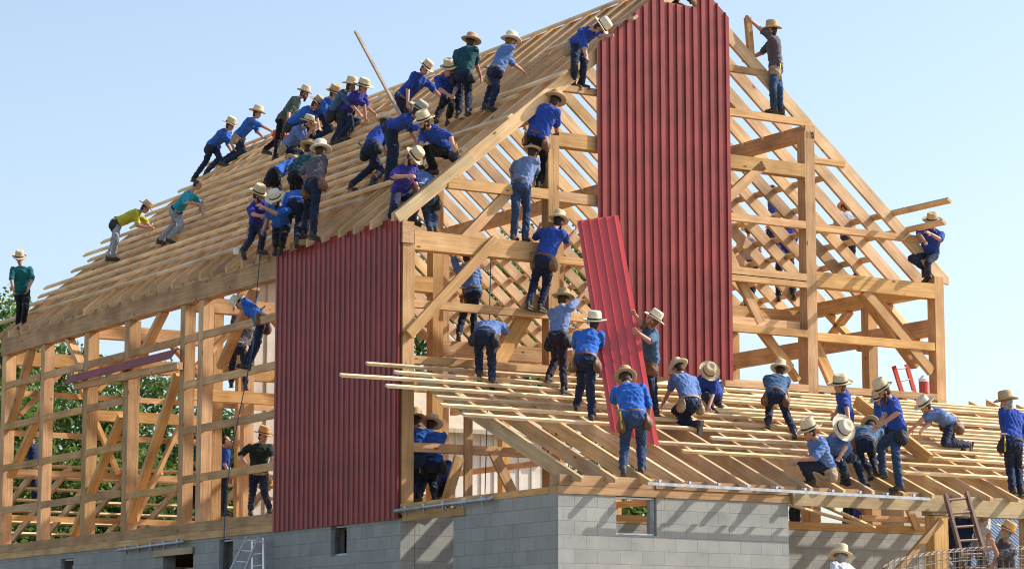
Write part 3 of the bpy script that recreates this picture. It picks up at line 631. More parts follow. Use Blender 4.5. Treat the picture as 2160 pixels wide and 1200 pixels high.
class Vol:
    def __init__(s): s.v=[];s.f=[]
    def add(s,vf):
        k=len(s.v); s.v+=list(vf[0]); s.f+=[tuple(i+k for i in f) for f in vf[1]]
    def ell(s,c,r,M=None,n=12): s.add(sph(c,r,n,M))
    def cap(s,a,b,r0,r1,n=12):
        """tapered capsule"""
        a=np.array(a,float);b=np.array(b,float); d=b-a; L_=np.linalg.norm(d)
        if L_<1e-5: return
        d/=L_; u=np.cross(d,[.3,.5,.8]); u/=np.linalg.norm(u); w_=np.cross(d,u); k=len(s.v); rings=[]
        for t,rr in ((-1,0.05),(-.7,.71),(0,1)): rings.append((a+d*r0*t*(1 if t<0 else 0),r0*rr))
        for t,rr in ((0,1),(.7,.71),(1,.05)): rings.append((b+d*r1*t,r1*rr))
        for c,rr in rings:
            for j in range(n):
                g=2*math.pi*j/n; s.v.append(c+(u*math.cos(g)+w_*math.sin(g))*rr)
        for i in range(len(rings)-1):
            for j in range(n): x=k+i*n+j;y=k+i*n+(j+1)%n; s.f.append((x,y,y+n,x+n))
        s.f.append(tuple(k+j for j in range(n))[::-1]); s.f.append(tuple(k+(len(rings)-1)*n+j for j in range(n)))
    def loft(s,rings,n=16):
        """rings = (center, axis_a*ra, axis_b*rb)"""
        k=len(s.v)
        for c,a,b in rings:
            for j in range(n):
                g=2*math.pi*j/n; ca=math.cos(g);sa=math.sin(g); e=.85; ca=math.copysign(abs(ca)**e,ca); sa=math.copysign(abs(sa)**e,sa); s.v.append(np.array(c)+a*ca+b*sa)
        for i in range(len(rings)-1):
            for j in range(n): x=k+i*n+j;y=k+i*n+(j+1)%n; s.f.append((x,y,y+n,x+n))
        s.f.append(tuple(k+j for j in range(n))[::-1]); s.f.append(tuple(k+(len(rings)-1)*n+j for j in range(n)))
    def mesh(s,name,voxel,mat,smooth=3,wr=0,seed=0):
        me=bpy.data.meshes.new('tmp'); me.from_pydata([tuple(map(float,p)) for p in s.v],[],s.f)
        o=bpy.data.objects.new('tmp',me); sc.collection.objects.link(o)
        md=o.modifiers.new('r','REMESH'); md.mode='VOXEL'; md.voxel_size=voxel; md.adaptivity=0
        ms=o.modifiers.new('s','SMOOTH'); ms.factor=.5; ms.iterations=smooth
        dg=bpy.context.evaluated_depsgraph_get(); ev=o.evaluated_get(dg); out=bpy.data.meshes.new_from_object(ev); out.name=name
        bpy.data.objects.remove(o); bpy.data.meshes.remove(me)
        if wr:
            n_=len(out.vertices); co=np.empty(n_*3,np.float32); out.vertices.foreach_get('co',co); co=co.reshape(-1,3); no=np.empty(n_*3,np.float32); out.vertex_normals.foreach_get('vector',no); no=no.reshape(-1,3)
            x,y,z=co.T; f=np.zeros(n_)
            rg=np.random.default_rng(seed)
            for q in range(5):
                k=rg.normal(size=3)*np.array([20,20,30])*(.6+.25*q); ph=rg.uniform(0,6); f+=(1-np.abs(np.sin(x*k[0]+y*k[1]+z*k[2]+ph+1.5*np.sin(x*9+y*7+z*11+q))))*(1/(1+.35*q))
            co=co+no*((f-1.6)*wr)[:,None]; out.vertices.foreach_set('co',co.astype(np.float32).ravel())
        out.materials.clear(); out.materials.append(mat); out.shade_smooth(); out.update(); return out
def basis_m(o,x,z):
    """matrix with local x,z close to the given directions"""
    x=_n(x); z=np.array(z,float); z=z-x*np.dot(x,z); z=_n(z); y=np.cross(z,x)
    return Matrix(((x[0],y[0],z[0],o[0]),(x[1],y[1],z[1],o[1]),(x[2],y[2],z[2],o[2]),(0,0,0,1)))
def basis_zx(o,z,x):
    z=_n(z); x=np.array(x,float); x=x-z*np.dot(x,z); x=_n(x); y=np.cross(z,x)
    return Matrix(((x[0],y[0],z[0],o[0]),(x[1],y[1],z[1],o[1]),(x[2],y[2],z[2],o[2]),(0,0,0,1)))
# shared small meshes -------------------------------------------------------
def _lathe(prof,n=28,sx=1,sy=1,wav=None):
    vs=[];fs=[]
    for i,(r,z) in enumerate(prof):
        for j in range(n):
            a=2*math.pi*j/n; zz=z+(wav(r,a) if wav else 0); vs.append((r*math.cos(a)*sx,r*math.sin(a)*sy,zz))
    for i in range(len(prof)-1):
        for j in range(n): a=i*n+j;b=i*n+(j+1)%n; fs.append((a,b,b+n,a+n))
    fs.append(tuple(range(n))[::-1]); fs.append(tuple((len(prof)-1)*n+j for j in range(n))); return vs,fs
def hatmesh(name,mat,br,ch,cur):
    br=br
    wav=lambda r,a:(cur*math.cos(2*a)*-1*max(0,(r-.12)/.12) if r>.125 else (-.018*math.cos(a*2)-.01 if r<.10 and r>0 else 0)*0)
    prof=[(.118,.0),(.16,-.004),(.20,-.002),(br,.012),(br,.019),(.20,.006),(.16,.004),(.124,.010),(.120,.05),(.114,ch*.75),(.106,ch-.012),(.088,ch),(.045,ch-.014),(.005,ch-.022)]
    v,f=_lathe(prof,28,1.08,.94,wav); me=bpy.data.meshes.new(name); me.from_pydata(v,[],f[:-2]+[f[-1]]); me.materials.append(mat); me.shade_smooth(); return me
HAT={k:[hatmesh('hat',m,.205,.17,.02),hatmesh('hat',m,.192,.18,.026),hatmesh('hat',m,.215,.16,.012)] for k,m in HATM.items()}
v,f=_lathe([(.1235,.012),(.1265,.014),(.1235,.043),(.1205,.043)],28,1.08,.94); BANDM=bpy.data.meshes.new('hat_band'); BANDM.from_pydata(v,[],f[:-2]); BANDM.materials.append(BAND)
vb=Vol(); vb.cap((-.05,0,-.075),(-.03,0,.0),.052,.045); vb.cap((-.055,0,-.095),(.06,0,-.09),.045,.05); vb.cap((.05,0,-.098),(.15,0,-.105),.047,.038); BOOTM=vb.mesh('boot',.014,BOOT,2,.004,3)
mb=MB(); mb.box((.0,0,-.145),(.17,.088,.022)); mb.box((.12,0,-.147),(.14,.098,.018)); mb.box((-.06,0,-.15),(.08,.085,.03)); SOLEM=bpy.data.meshes.new('sole'); SOLEM.from_pydata([tuple(p) for p in mb.v],[],mb.f); SOLEM.materials.append(SOLE)
POUCH={}
for k,m in LEA.items():
    vp=Vol(); vp.ell((0,0,-.08),(.065,.13,.15)); vp.ell((.03,0,-.12),(.075,.11,.11)); vp.cap((0,-.10,.0),(0,.10,.0),.03,.03); POUCH[k]=vp.mesh('tool_pouch',.016,m,2,.006,5)
def hammer_mesh():
    m=MB(); m.tube([(0,0,-.30),(0,0,.05)],.014,8); return m
def mkobj(name,me,mw,parent):
    o=bpy.data.objects.new(name,me); sc.collection.objects.link(o); o.matrix_basis=mw; bpy_parent(o,parent); return o
def tool_hammer(parent,p,d,nrm,handle=YEL,name='hammer'):
    mw=basis_zx(p,d,nrm); m=MB(); m.tube([(0,0,-.16),(0,0,.16)],.014,8); o=build(name,m.v,m.f,handle,None,True,mw); bpy_parent(o,parent) if parent else None
    m=MB(); m.tube([(-.07,0,.17),(.05,0,.17)],.018,8); m.bar((.05,0,.17),(.10,0,.15),.03,.012); h=build('hammer_head',m.v,m.f,STEEL,None,False,mw)
    bpy_parent(h,o); return o
LROOF_N=_n([-SL,0,1]); LROOF_P=(XP,0,ZP+.06); RR_N=_n([0,-LS,1]); RR_P=(0,-5.35,lz(-5.35)+.05)
FV=lambda az:(RIGHT*math.sin(az)-FWD*math.cos(az))
def at(px,py,dep): return CAM+ray(px,py)/F*dep
def depth_of(p): return float(np.dot(np.array(p)-CAM,FWD))
SKEL={}
NP=0
def person(sup,az,core,arms,legs,shirt,tr,hat,label,H=1.9,hp=12,haz=None,beard=None,hair='brown',belt=None,slv=.92,group=None,tilt=0,dd=0,tool=None,gloves=False):
    global NP; NP+=1; seed=NP
    P2,N2,C2=core; az_=math.radians(az)
    def sole_depth(a,ss):
        x,y=a; y+=.075*H/1.9*F/52
        if ss=='L': p=onplane(x,y,LROOF_P,LROOF_N)
        elif ss=='R': p=onplane(x,y,RR_P,RR_N)
        else: p=on(x,y,ss[0],ss[1])
        return depth_of(p)
    ds=[sole_depth(legs[0][1],sup),sole_depth(legs[1][1],sup)]
    if abs(ds[0]-ds[1])>.7: m_=min(ds) if sup in('L','R') else ds[0]; ds=[max(min(d,m_+.45),m_-.45) for d in ds]
    ds=[d+dd for d in ds]
    A=[at(*legs[i][1],ds[i]) for i in (0,1)]
    f=FV(az_); f=f-np.array([0,0,1])*f[2]; f=_n(f); Z=np.array([0,0,1.]); lft=np.cross(Z,f)
    Tl=.30*H;Lt=.245*H;Ls=.235*H;Ua=.165*H;Fa=.145*H;hw=.052*H;sw_=.107*H
    d0=(ds[0]+ds[1])/2; best=None
    hips=lambda P:(P-lft*hw-Z*.02*H,P+lft*hw-Z*.02*H)
    # which leg is which
    prof=abs(math.sin(az_))>.75; near=0 if np.dot(lft,FWD)>0 else 1     # index 0 = right side of the body
    def legcost(P,i,j):
        h=hips(P)[i]; return max(0,np.linalg.norm(h-A[j])-(Lt+Ls)*.995)**2
    def assign(P,n0):
        if prof: return (n0,1-n0)
        a=abs(float(np.dot(hips(P)[0]-A[0],RIGHT)))+abs(float(np.dot(hips(P)[1]-A[1],RIGHT))); b=abs(float(np.dot(hips(P)[0]-A[1],RIGHT)))+abs(float(np.dot(hips(P)[1]-A[0],RIGHT)))
        return (0,1) if a<=b else (1,0)
    for w_ in np.linspace(-.7,.7,57):
        P=at(*P2,d0+w_); o=assign(P,near); c=60*(legcost(P,o[0],0)+legcost(P,o[1],1))+.12*w_*w_
        if best is None or c<best[0]: best=(c,P,o)
    P=best[1];lo=best[2]; dP=depth_of(P); HJ=hips(P)
    def solve1(p2,dc,cf,rng=.6,n=61):
        b=None
        for w_ in np.linspace(-rng,rng,n):
            q=at(*p2,dc+w_); c=cf(q)
            if b is None or c<b[0]: b=(c,q)
        return b
    Kn=[None,None];An=[None,None]
    for j in (0,1):
        i=lo[j]; h=HJ[i]; a=A[j]; An[i]=a
        if legs[j][0] is None: # knee from straight leg
            mid=(h+a)/2; D=np.linalg.norm(h-a); q=math.sqrt(max(0,((Lt+Ls)/2)**2-(D/2)**2)); Kn[i]=mid+f*q
        else: Kn[i]=solve1(legs[j][0],(depth_of(h)+depth_of(a))/2,lambda q:(np.linalg.norm(q-h)-Lt)**2+(np.linalg.norm(q-a)-Ls)**2-.03*np.dot(q-(h+a)/2,f))[1]
    N=solve1(N2,dP,lambda q:(np.linalg.norm(q-P)-Tl)**2-.02*np.dot(q-P,f))[1]
    t=_n(N-P)
    hazr=math.radians(haz if haz is not None else az); hf=FV(hazr); hf=_n(hf-Z*hf[2])
    Cc=solve1(C2,depth_of(N),lambda q:(np.linalg.norm(q-N)-.095*H)**2-.012*np.dot(q-N,hf),.3,31)[1]
    l=lft-t*np.dot(lft,t); l=_n(l); fr=np.cross(l,t)
    S=[N-l*sw_-t*.025*H,N+l*sw_-t*.025*H]
    Ej=[None,None];Wj=[None,None]
    def arm(i,a):
        s=S[i]
        if a is None:
            e=s+(-t*.75-Z*.35)*Ua+(l*(1 if i else -1))*.03*H; e=s+_n(e-s)*Ua; w_=e+_n(-Z*.85+f*.45)*Fa; return 0,e,w_
        e2,w2=a; b=None; dS=depth_of(s)
        for u1 in np.linspace(-.34,.34,23):
            e=at(*e2,dS+u1); ce=(np.linalg.norm(e-s)-Ua)**2
            for u2 in np.linspace(-.32,.32,21):
                q=at(*w2,dS+u1+u2); c=ce+(np.linalg.norm(q-e)-Fa)**2-.008*np.dot(q-s,f)-.002*np.dot(e-s,f)
                if b is None or c<b[0]: b=(c,e,q)
        return b
    arms=list(arms)+[None]*(2-len(arms))
    if prof: am=(near,1-near)
    else:
        c1=sum(arm(i,arms[i])[0] for i in (0,1)); c2=sum(arm(i,arms[1-i])[0] for i in (0,1)); am=(0,1) if c1<=c2 else (1,0)
    for j in (0,1):
        i=am[j]; _,Ej[i],Wj[i]=arm(i,arms[j])
    # clamp over-long bones
    def clampb(a,b,Lm): d=np.linalg.norm(b-a); return a+(b-a)*(Lm/d) if d>Lm else b
    for i in (0,1):
        Ej[i]=clampb(S[i],Ej[i],Ua*1.12); Wj[i]=clampb(Ej[i],Wj[i],Fa*1.12)
    k=H/1.9; G0=np.array([P[0],P[1],min(An[0][2],An[1][2])-.11*k])
    T=empty('person',G0,label,'person',group or 'men building the barn'); rel=lambda p:np.array(p)-G0
    P_,N_,C_=rel(P),rel(N),rel(Cc); S_=[rel(q) for q in S];E_=[rel(q) for q in Ej];W_=[rel(q) for q in Wj];H_=[rel(q) for q in HJ];K_=[rel(q) for q in Kn];A_=[rel(q) for q in An]
    # ---- head frame
    hu=_n(.45*t+.55*Z) if np.dot(t,Z)>.3 else _n(.3*t+.7*Z)
    pr=math.radians(hp); hu=_n(hu-hf*np.dot(hu,hf)*.5); hu2=_n(hu*math.cos(pr)+hf*math.sin(pr)); hf2=_n(hf-hu2*np.dot(hf,hu2)); hl=np.cross(hu2,hf2)
    if tilt: q=math.radians(tilt); tr_=RIGHT; hu2=_n(hu2*math.cos(q)+tr_*math.sin(q)); hf2=_n(hf2-hu2*np.dot(hf2,hu2)); hl=np.cross(hu2,hf2)
    Mh=np.array([hf2,hl,hu2]).T
    hd=lambda x,y,z:C_+Mh@(np.array([x,y,z])*k)
    # ---- body: one continuous mesh
    B=Vol()
    B.ell(hd(-.01,0,.03),np.array([.098,.078,.098])*k,Mh); B.ell(hd(.025,0,-.035),np.array([.07,.062,.085])*k,Mh); B.ell(hd(.055,0,-.09),np.array([.032,.036,.028])*k,Mh)
    B.cap(hd(.092,0,.015),hd(.108,0,-.025),.010*k,.016*k,8); B.ell(hd(.086,0,.035),np.array([.016,.05,.012])*k,Mh,8); B.ell(hd(.088,0,-.063),np.array([.014,.028,.012])*k,Mh,8)
    for s_ in (-1,1): B.ell(hd(-.005,.08*s_,-.01),np.array([.022,.012,.034])*k,Mh,8)
    B.cap(N_-t*.03*k,hd(-.02,0,-.05),.056*k,.05*k)
    def torso(V_,g,top=1.,dy=0):
        rg=[(-.06,.158,.105),(0,.170,.118),(.10,.165,.112),(.22,.163,.108),(.36,.178,.118),(.46,.186,.116),(.535,.165,.095),(.575,.10,.07),(.60,.058,.056)]
        V_.loft([(P_+(N_-P_)*(a/.57)+fr*(.012 if .2<a<.5 else 0)*k,l*rx*k*g,fr*ry*k*g) for a,rx,ry in rg if a<=top])
    torso(B,.84)
    for i in (0,1):
        so=1 if i else -1
        B.cap(S_[i],E_[i],.056*k,.048*k); B.cap(E_[i],W_[i],.050*k,.034*k); B.cap(H_[i],K_[i],.075*k,.052*k); B.cap(K_[i],A_[i],.05*k,.036*k)
        # hand
        hdv=_n(W_[i]-E_[i]); pal=np.cross(hdv,fr); 
        if np.linalg.norm(pal)<.2: pal=np.cross(hdv,l)
        side=_n(pal); nrm=_n(np.cross(side,hdv)); 
        inw=-l*so; inw=inw-hdv*np.dot(inw,hdv); inw=_n(inw) if np.linalg.norm(inw)>.2 else nrm
        thd=_n(fr-hdv*np.dot(fr,hdv)) if np.linalg.norm(fr-hdv*np.dot(fr,hdv))>.2 else side
        side=thd; nrm=inw if abs(np.dot(inw,side))<.8 else _n(np.cross(hdv,side))
        nrm=_n(nrm-side*np.dot(nrm,side))
        Mn=np.array([hdv,side,nrm]).T; pc=W_[i]+hdv*.058*k
        B.cap(W_[i],W_[i]+hdv*.03*k,.026*k,.028*k); B.ell(pc,np.array([.055,.044,.019])*k,Mn,10)
        for q,(o_,ln) in enumerate(((.034,.085),(.012,.097),(-.011,.09),(-.033,.07))):
            b0=pc+hdv*.035*k+side*o_*k; b1=b0+(hdv*.9+nrm*.25)*ln*.5*k; b2=b1+(hdv*.65+nrm*.75)*ln*.5*k
            B.cap(b0,b1,.0125*k,.0115*k,7); B.cap(b1,b2,.0115*k,.0095*k,7)
        t0=W_[i]+hdv*.028*k+side*.028*k; t1=t0+(hdv*.55+side*.8)*.05*k; t2=t1+(hdv*.9+nrm*.3+side*.2)*.04*k; B.cap(t0,t1,.016*k,.0135*k,7); B.cap(t1,t2,.0135*k,.011*k,7)
    I=Matrix.Translation(V(G0))
    mkobj('body',B.mesh('body',.0125,SKIN,1),I,T)
    # ---- shirt
    s=Vol(); gb_=1.15+.16*((seed*37)%10)/9; torso(s,gb_)
    s.loft([(N_-t*.03*k,l*.075*k,fr*.072*k),(N_+t*.025*k,l*.062*k,fr*.062*k)],12)
    for i in (0,1):
        s.cap(S_[i]-t*.02*k,E_[i]*.5+S_[i]*.5,.086*k,.080*k)
        if slv<=1: e=S_[i]+(E_[i]-S_[i])*slv; s.cap(S_[i]*.6+E_[i]*.4,e,.082*k,.078*k); 
        else: s.cap(S_[i]*.5+E_[i]*.5,E_[i],.064*k,.056*k); s.cap(E_[i],E_[i]+(W_[i]-E_[i])*(slv-1),.056*k,.045*k)
    mkobj('shirt',s.mesh('shirt',.0165,SH[shirt],2,.012*k,seed),I,T)
    # ---- trousers
    s=Vol(); u_=(P_-t*.0)
    s.loft([(P_+t*.045*k,l*.190*k,fr*.135*k),(P_-t*.02*k,l*.198*k,fr*.145*k),(P_-t*.10*k-Z*.02*k,l*.19*k,fr*.145*k),(P_-t*.15*k-Z*.03*k,l*.10*k,fr*.09*k)],14)
    for i in (0,1):
        s.cap(H_[i],H_[i]*.4+K_[i]*.6,.112*k,.095*k); s.cap(H_[i]*.5+K_[i]*.5,K_[i],.097*k,.084*k); e=A_[i]+_n(A_[i]-K_[i])*.015*k; s.cap(K_[i],e,.084*k,.072*k); s.cap(e*.85+K_[i]*.15,e,.074*k,.075*k)
    mkobj('trousers',s.mesh('trousers',.0165,TRS[tr],2,.013*k,seed+50),I,T)
    # ---- boots
    for i in (0,1):
        sh=_n(K_[i]-A_[i]); ff=f+0*sh; up_v=Z*.75+sh*.35
        if sup=='L' or sup=='R': ff=f
        if sh[2]<.45: up_v=sh*.9+Z*.1; ff=-Z*.9+f*.25 if sh[2]<.35 else f
        mw=I@basis_zx(A_[i],up_v,ff)@Matrix.Scale(k,4)
        b=mkobj('boot',BOOTM,mw,T); mkobj('sole',SOLEM,mw,b)
    # ---- hair, hat, face
    hm=HAIRS[hair]; s=Vol(); s.ell(hd(-.028,0,.022),np.array([.095,.089,.098])*k,Mh)
    if beard!='long_back': s.ell(hd(-.05,0,-.04),np.array([.06,.075,.06])*k,Mh)
    mkobj('hair',s.mesh('hair',.016,hm,1,.004,seed),I,T)
    m=MB()
    for s_ in (-1,1): m=MB(); m.box(hd(.089,.03*s_,.012),(.014*k,.022*k,.010*k),Mh); build('eye',m.v,m.f,EYE,T,False,I)
    m=MB(); m.box(hd(.098,0,-.065),(.010*k,.042*k,.009*k),Mh); build('mouth',m.v,m.f,LIP,T,False,I)
    if beard:
        s=Vol(); ln=.16 if beard=='long' else .09
        s.ell(hd(.05,0,-.09),np.array([.048,.062,.05])*k,Mh); s.ell(hd(.06,0,-.09-ln*.5),np.array([.035,.045,ln*.6])*k,Mh); 
        for s_ in (-1,1): s.ell(hd(.02,.06*s_,-.05),np.array([.03,.022,.05])*k,Mh)
        mkobj('beard',s.mesh('beard',.014,hm,1,.006,seed),I,T)
    if hat:
        o=jt=hf2*.10*(((seed*7)%5)/2-1)+hl*.09*(((seed*11)%7)/3-1); hk=k*(.94+.12*((seed*13)%6)/5); mh_=I@basis_zx(hd(-.008,0,.065),_n(hu2+jt),hf2)@Matrix.Scale(hk,4); o=mkobj('hat',HAT[hat][seed%3],mh_,T); mkobj('hat_band',BANDM,mh_,o)
    # ---- belt and pouches
    m=MB(); pts=[]; n=20
    vs=[];fs=[]
    for q,(a,g) in enumerate(((.005,.192),(.05,.190))):
        for j in range(n):
            g_=2*math.pi*j/n; vs.append(P_+t*a*k+(l*math.cos(g_)*g+fr*math.sin(g_)*g*.78)*k*1.06)
    for j in range(n): fs.append((j,(j+1)%n,n+(j+1)%n,n+j))
    bo=build('belt',vs,fs,LEA['black' if belt is None else belt],T,True,I)
    if belt:
        for s_ in ((-1,1) if seed%3 else (1,)):
            c=P_+l*s_*.19*k+fr*.03*k-t*.01*k; mkobj('tool_pouch',POUCH[belt],I@basis_zx(c,t*.6+Z*.4,l*s_)@Matrix.Scale(k,4),bo)
        if seed%2: c=P_+l*.21*k-fr*.07*k-t*.08*k; ho=tool_hammer(None,G0+c,t*.5+Z*.5,l,YEL if seed%4==1 else LEA['tan'],'hammer_loop'); bpy_parent(ho,bo)
    SKEL[label]=(E_,W_,G0)
    if tool=='hammer':
        i=am[0]; hdv=_n(W_[i]-E_[i]); c=G0+W_[i]+hdv*.08*k; h=tool_hammer(None,c,Z*.8+fr*.3,fr,LEA['tan'] if seed%2 else YEL,'claw_hammer'); tag(h,'claw hammer in the hand of the man in the %s shirt'%({'yellow':'yellow','turquoise':'turquoise'}.get(shirt,'blue')),'hammer')
    return T
def pz(s): return [tuple(float(v) for v in q.split(',')) for q in s.split()]
def per(sup,az,core,arms,legs,*a,**kw):
    c=pz(core); r=[]
    for q in arms.split('|'):
        q=q.strip(); r.append(tuple(pz(q)) if q else None)
    lg=[]
    for q in legs.split('|'):
        w_=pz(q); lg.append((w_[0],w_[1]) if len(w_)==2 else (None,w_[0]))
    if len(lg)==1: lg=lg*2
    return person(sup,az,c,r,lg,*a,**kw)
Y=lambda v:(1,v)
Xs=lambda v:(0,v)
# support, facing, pelvis neck head | arms elbow,wrist | legs knee,ankle
per(Xs(0.),10,'46,616 45,563 41,547','68,590 59,610|24,589 28,610','42,648 38,680|55,647 50,676','seagreen','black','straw','man in a sea-green shirt standing alone on the far left end of the roof',hp=25)
per('L',90,'246,470 293,448 306,440','290,478 312,480|311,472 321,486','245,503 239,538|241,503 231,538','yellow','grey','tan','man in a yellow shirt and pale trousers bending over to hammer on the left roof',belt='black',tool='hammer',hp=20)
per('L',95,'371,444 402,406 417,390','390,427 420,431|425,437 429,453','366,474 340,502|383,476 359,500','turquoise','grey',None,'bareheaded man in a turquoise shirt hammering low on the left roof',belt='black',tool='hammer',hp=25)
per('L',80,'450,305 477,276 485,266','487,299 492,312|479,309 489,321','433,343 412,372|464,334 439,358','blue','navy','straw','leftmost hatted man climbing on the roof skyline, leaning on his hands',belt='black')
per('L',80,'504,287 533,252 542,241','556,267 575,278|543,278 553,288','514,322 478,340|503,316 471,338','blue','navy','straw','kneeling man on the skyline with arms stretched out, second from the left up there',belt='tan')
per('L',80,'596,252 627,208 642,199','609,236 609,253|','586,295 582,328|592,290 563,312','sage','black','straw','man in a grey-green shirt and hat leaning forward above the orange tool bag',beard='short',belt='brown')
per('L',85,'619,260 654,230 666,221','668,250 673,268|','634,300 612,322|640,296 618,318','blue','navy','tan','man in blue bent over under a broad tan hat, behind the man touching his face',hp=30,belt='black')
per('L',60,'609,307 638,270 650,262','646,303 655,276|','642,330 615,350|628,334 602,348','light','navy','straw','light blue shirted man crouching with his hand raised to his mouth',hair='black',beard='short',belt='tan')
per('L',80,'680,237 698,209 705,198','692,252 714,252|','697,272 664,292|690,270 658,288','blue','navy','tan','man kneeling behind others on the skyline with only hat and back clear',belt='brown')
per('L',85,'703,236 727,193 740,184','746,226 760,243|','755,256 728,282|720,260 712,282','slate','dark','straw','man in a slate blue shirt crouching close to the man in violet on the skyline',belt='black')
per('L',80,'731,230 758,196 766,186','768,222 771,251|773,226 788,238','722,264 706,292|740,262 716,290','purple','navy','straw','man in a violet-blue shirt leaning onto both hands on the upper roof',haz=60,belt='black')
per('L',45,'850,204 890,160 896,147','857,194 860,217|917,192 929,204','849,234 850,262|861,236 864,262','royal','plum','straw','man in royal blue on the skyline reaching out one arm, right of the long pole',hp=30,belt='tan')
per('L',5,'951,200 943,160 947,148','927,188 944,199|962,186 957,199','933,222 921,247|952,224 947,244','royal','black','straw','man in royal blue half hidden behind the man in the dark green shirt',hp=20)
per('L',150,'976,155 984,103 994,93','1004,133 1013,160|','969,195 968,234|988,195 988,230','teal','navy','tan','tall man in a dark green shirt standing with his back turned near the ridge',belt='black',H=1.98,hp=5)
per('L',120,'1046,150 1069,101 1077,91','1051,120 1043,141|1083,136 1099,147','1036,184 1026,216|1047,187 1036,219','light','navy','pale','ginger bearded man in a light blue shirt stepping up near the ridge',hair='ginger',beard='long',belt='tan',H=1.93)
per(Y(.12),75,'1217,92 1246,62 1264,60','1232,100 1237,120|1266,76 1286,76','1212,132 1209,172|1233,132 1227,172','royal','navy','pale','highest man left of the tall red sheets, bending down under a wide pale hat',hp=45,tilt=20,belt='tan')
per(Y(.15),160,'1133,287 1156,225 1170,217','1174,266 1176,292|','1150,345 1138,384|1124,335 1122,378','royal','black','tan','broad man in royal blue with his back turned holding the top of the gable post',belt='brown',H=2.02,hp=15)
per(Y(.12),150,'1099,391 1112,337 1124,324','1131,364 1120,390|1081,362 1082,386','1088,440 1084,492|1111,445 1108,494','pale','denim','straw','man in a lavender blue shirt standing on the big gable beam',belt='brown',H=1.98)
per(Y(-.03),150,'1149,545 1168,484 1178,470','1196,509 1213,487|1129,502 1137,482','1127,595 1117,636|1153,600 1142,640','royal','navy','straw','man in royal blue holding up the top edge of the leaning red sheet',belt='brown',hair='black',beard='short',H=2.0)
per('R',145,'1177,710 1183,648 1188,634','1216,636 1234,612|1166,672 1170,700','1173,757 1159,790|1187,768 1190,816','pale','plum','tan','man in dusty blue reaching up with one arm to steady the leaning red sheet',belt='black',H=2.0)
per(Y(4.55),175,'996,614 983,560 985,545','957,545 943,528|1012,596 1004,608','977,662 968,702|1000,661 999,704','light','dark','pale','man inside the gable frame raising one arm to a beam',belt='brown',hp=-5)
per('R',178,'1023,706 1036,684 1042,690','1066,700 1054,720|1006,706 1012,722','1010,748 1011,784|1037,756 1038,798','light','navy',None,'man bent double with a black tool belt at the left of the lean-to roof',belt='black',H=2.0,hp=60)
per('R',170,'1235,757 1243,700 1254,684','1265,730 1262,755|1213,730 1220,752','1227,806 1217,852|1245,820 1249,876','blue','navy','pale','man in bright blue seen from behind just left of the leaning red sheet',belt='brown',H=2.05,hp=-15)
per('R',-85,'1374,757 1373,694 1375,677','1371,720 1349,704|1353,684 1340,664','1377,808 1380,858|1371,806 1376,855','slate','dark','pale','bearded man in slate blue at the right edge of the leaning red sheet looking up',belt='brown',hair='ginger',beard='short',H=2.0,hp=-35,dd=-.3)
per(Y(-5.2),178,'1337,878 1325,813 1320,801','1369,856 1366,884|1295,846 1304,870','1317,933 1315,985|1353,936 1354,988','blue','denim','tan','big man in bright blue, back turned, at the foot of the leaning red sheet',belt='brown',H=2.1,hp=40)
per('R',-150,'1456,846 1441,792 1432,779','1414,821 1400,848|','1433,890 1468,894|1424,866 1452,884','light','navy','straw','kneeling man in light blue with a tan tool apron, right of the leaning red sheet',belt='tan',hp=30)
per('R',15,'1503,832 1486,796 1496,787','1503,834 1495,858|','1519,812 1515,846|1490,834 1499,856','royal','navy','straw','crouching man in royal blue under the tall red gable sheets, hat tipped down',hp=55)
per('R',178,'1636,832 1639,796 1645,784','1656,816 1662,836|1619,814 1620,832','1623,864 1620,888|1658,872 1674,906','slate','navy','straw','man walking away up the middle of the lean-to roof',belt='brown',H=1.85)
per('R',-95,'1785,874 1778,826 1772,815','1786,860 1790,886|','1798,912 1799,945|1793,912 1793,945','royal','denim','straw','young man in royal blue standing upright behind the group on the lean-to roof',hp=0,hair='ginger')
per('R',-95,'1858,882 1860,853 1859,843','|','1862,915 1862,940|1856,915 1856,940','blue','navy','straw','man in blue mostly hidden behind the bearded man carrying a plank',hp=30)
per('R',-80,'1893,903 1876,838 1864,826','1893,870 1864,892|1872,868 1852,896','1858,943 1862,992|1889,955 1896,1018','royal','denim','straw','bearded man in royal blue gripping a thick plank with one knee raised',belt='black',hair='brown',beard='long',H=2.05,hp=30)
per('R',-80,'2003,890 1967,867 1952,857','1944,882 1925,903|1960,892 1945,906','1992,934 2024,938|2008,932 2039,938','light','dark','pale','man in light blue on hands and knees at the right of the lean-to',belt='brown',hp=20)
per(Y(-5.2),-155,'2136,932 2135,865 2123,851','2117,906 2112,944|','2130,982 2136,1028|2147,984 2152,1028','royal','navy','tan','man with a long grey beard standing at the right edge of the picture',haz=-100,hair='grey',beard='long',H=2.05,belt='black')
per(Y(-5.2),-80,'1741,978 1722,925 1708,911','1719,966 1684,969|1716,960 1682,974','1692,976 1706,1006|1696,980 1710,1008','light','navy','straw','man in light blue squatting at the eave over a tan leather tool bag',belt='tan',hp=15,H=2.0)
per(Y(-5.0),35,'1776,958 1762,918 1774,905','1785,940 1772,962|','1803,966 1821,1015|1779,985 1783,1010','light','dark','pale','man beside the squatting one, round top of his pale hat towards the camera',hp=80,H=2.0)
per('R',175,'1824,932 1835,906 1836,900','1849,924 1843,944|','1814,962 1834,990|1839,958 1846,984','slate','dark','tan','man in faded blue-green bending away between the squatting man and the plank carrier',belt='brown',hp=60)
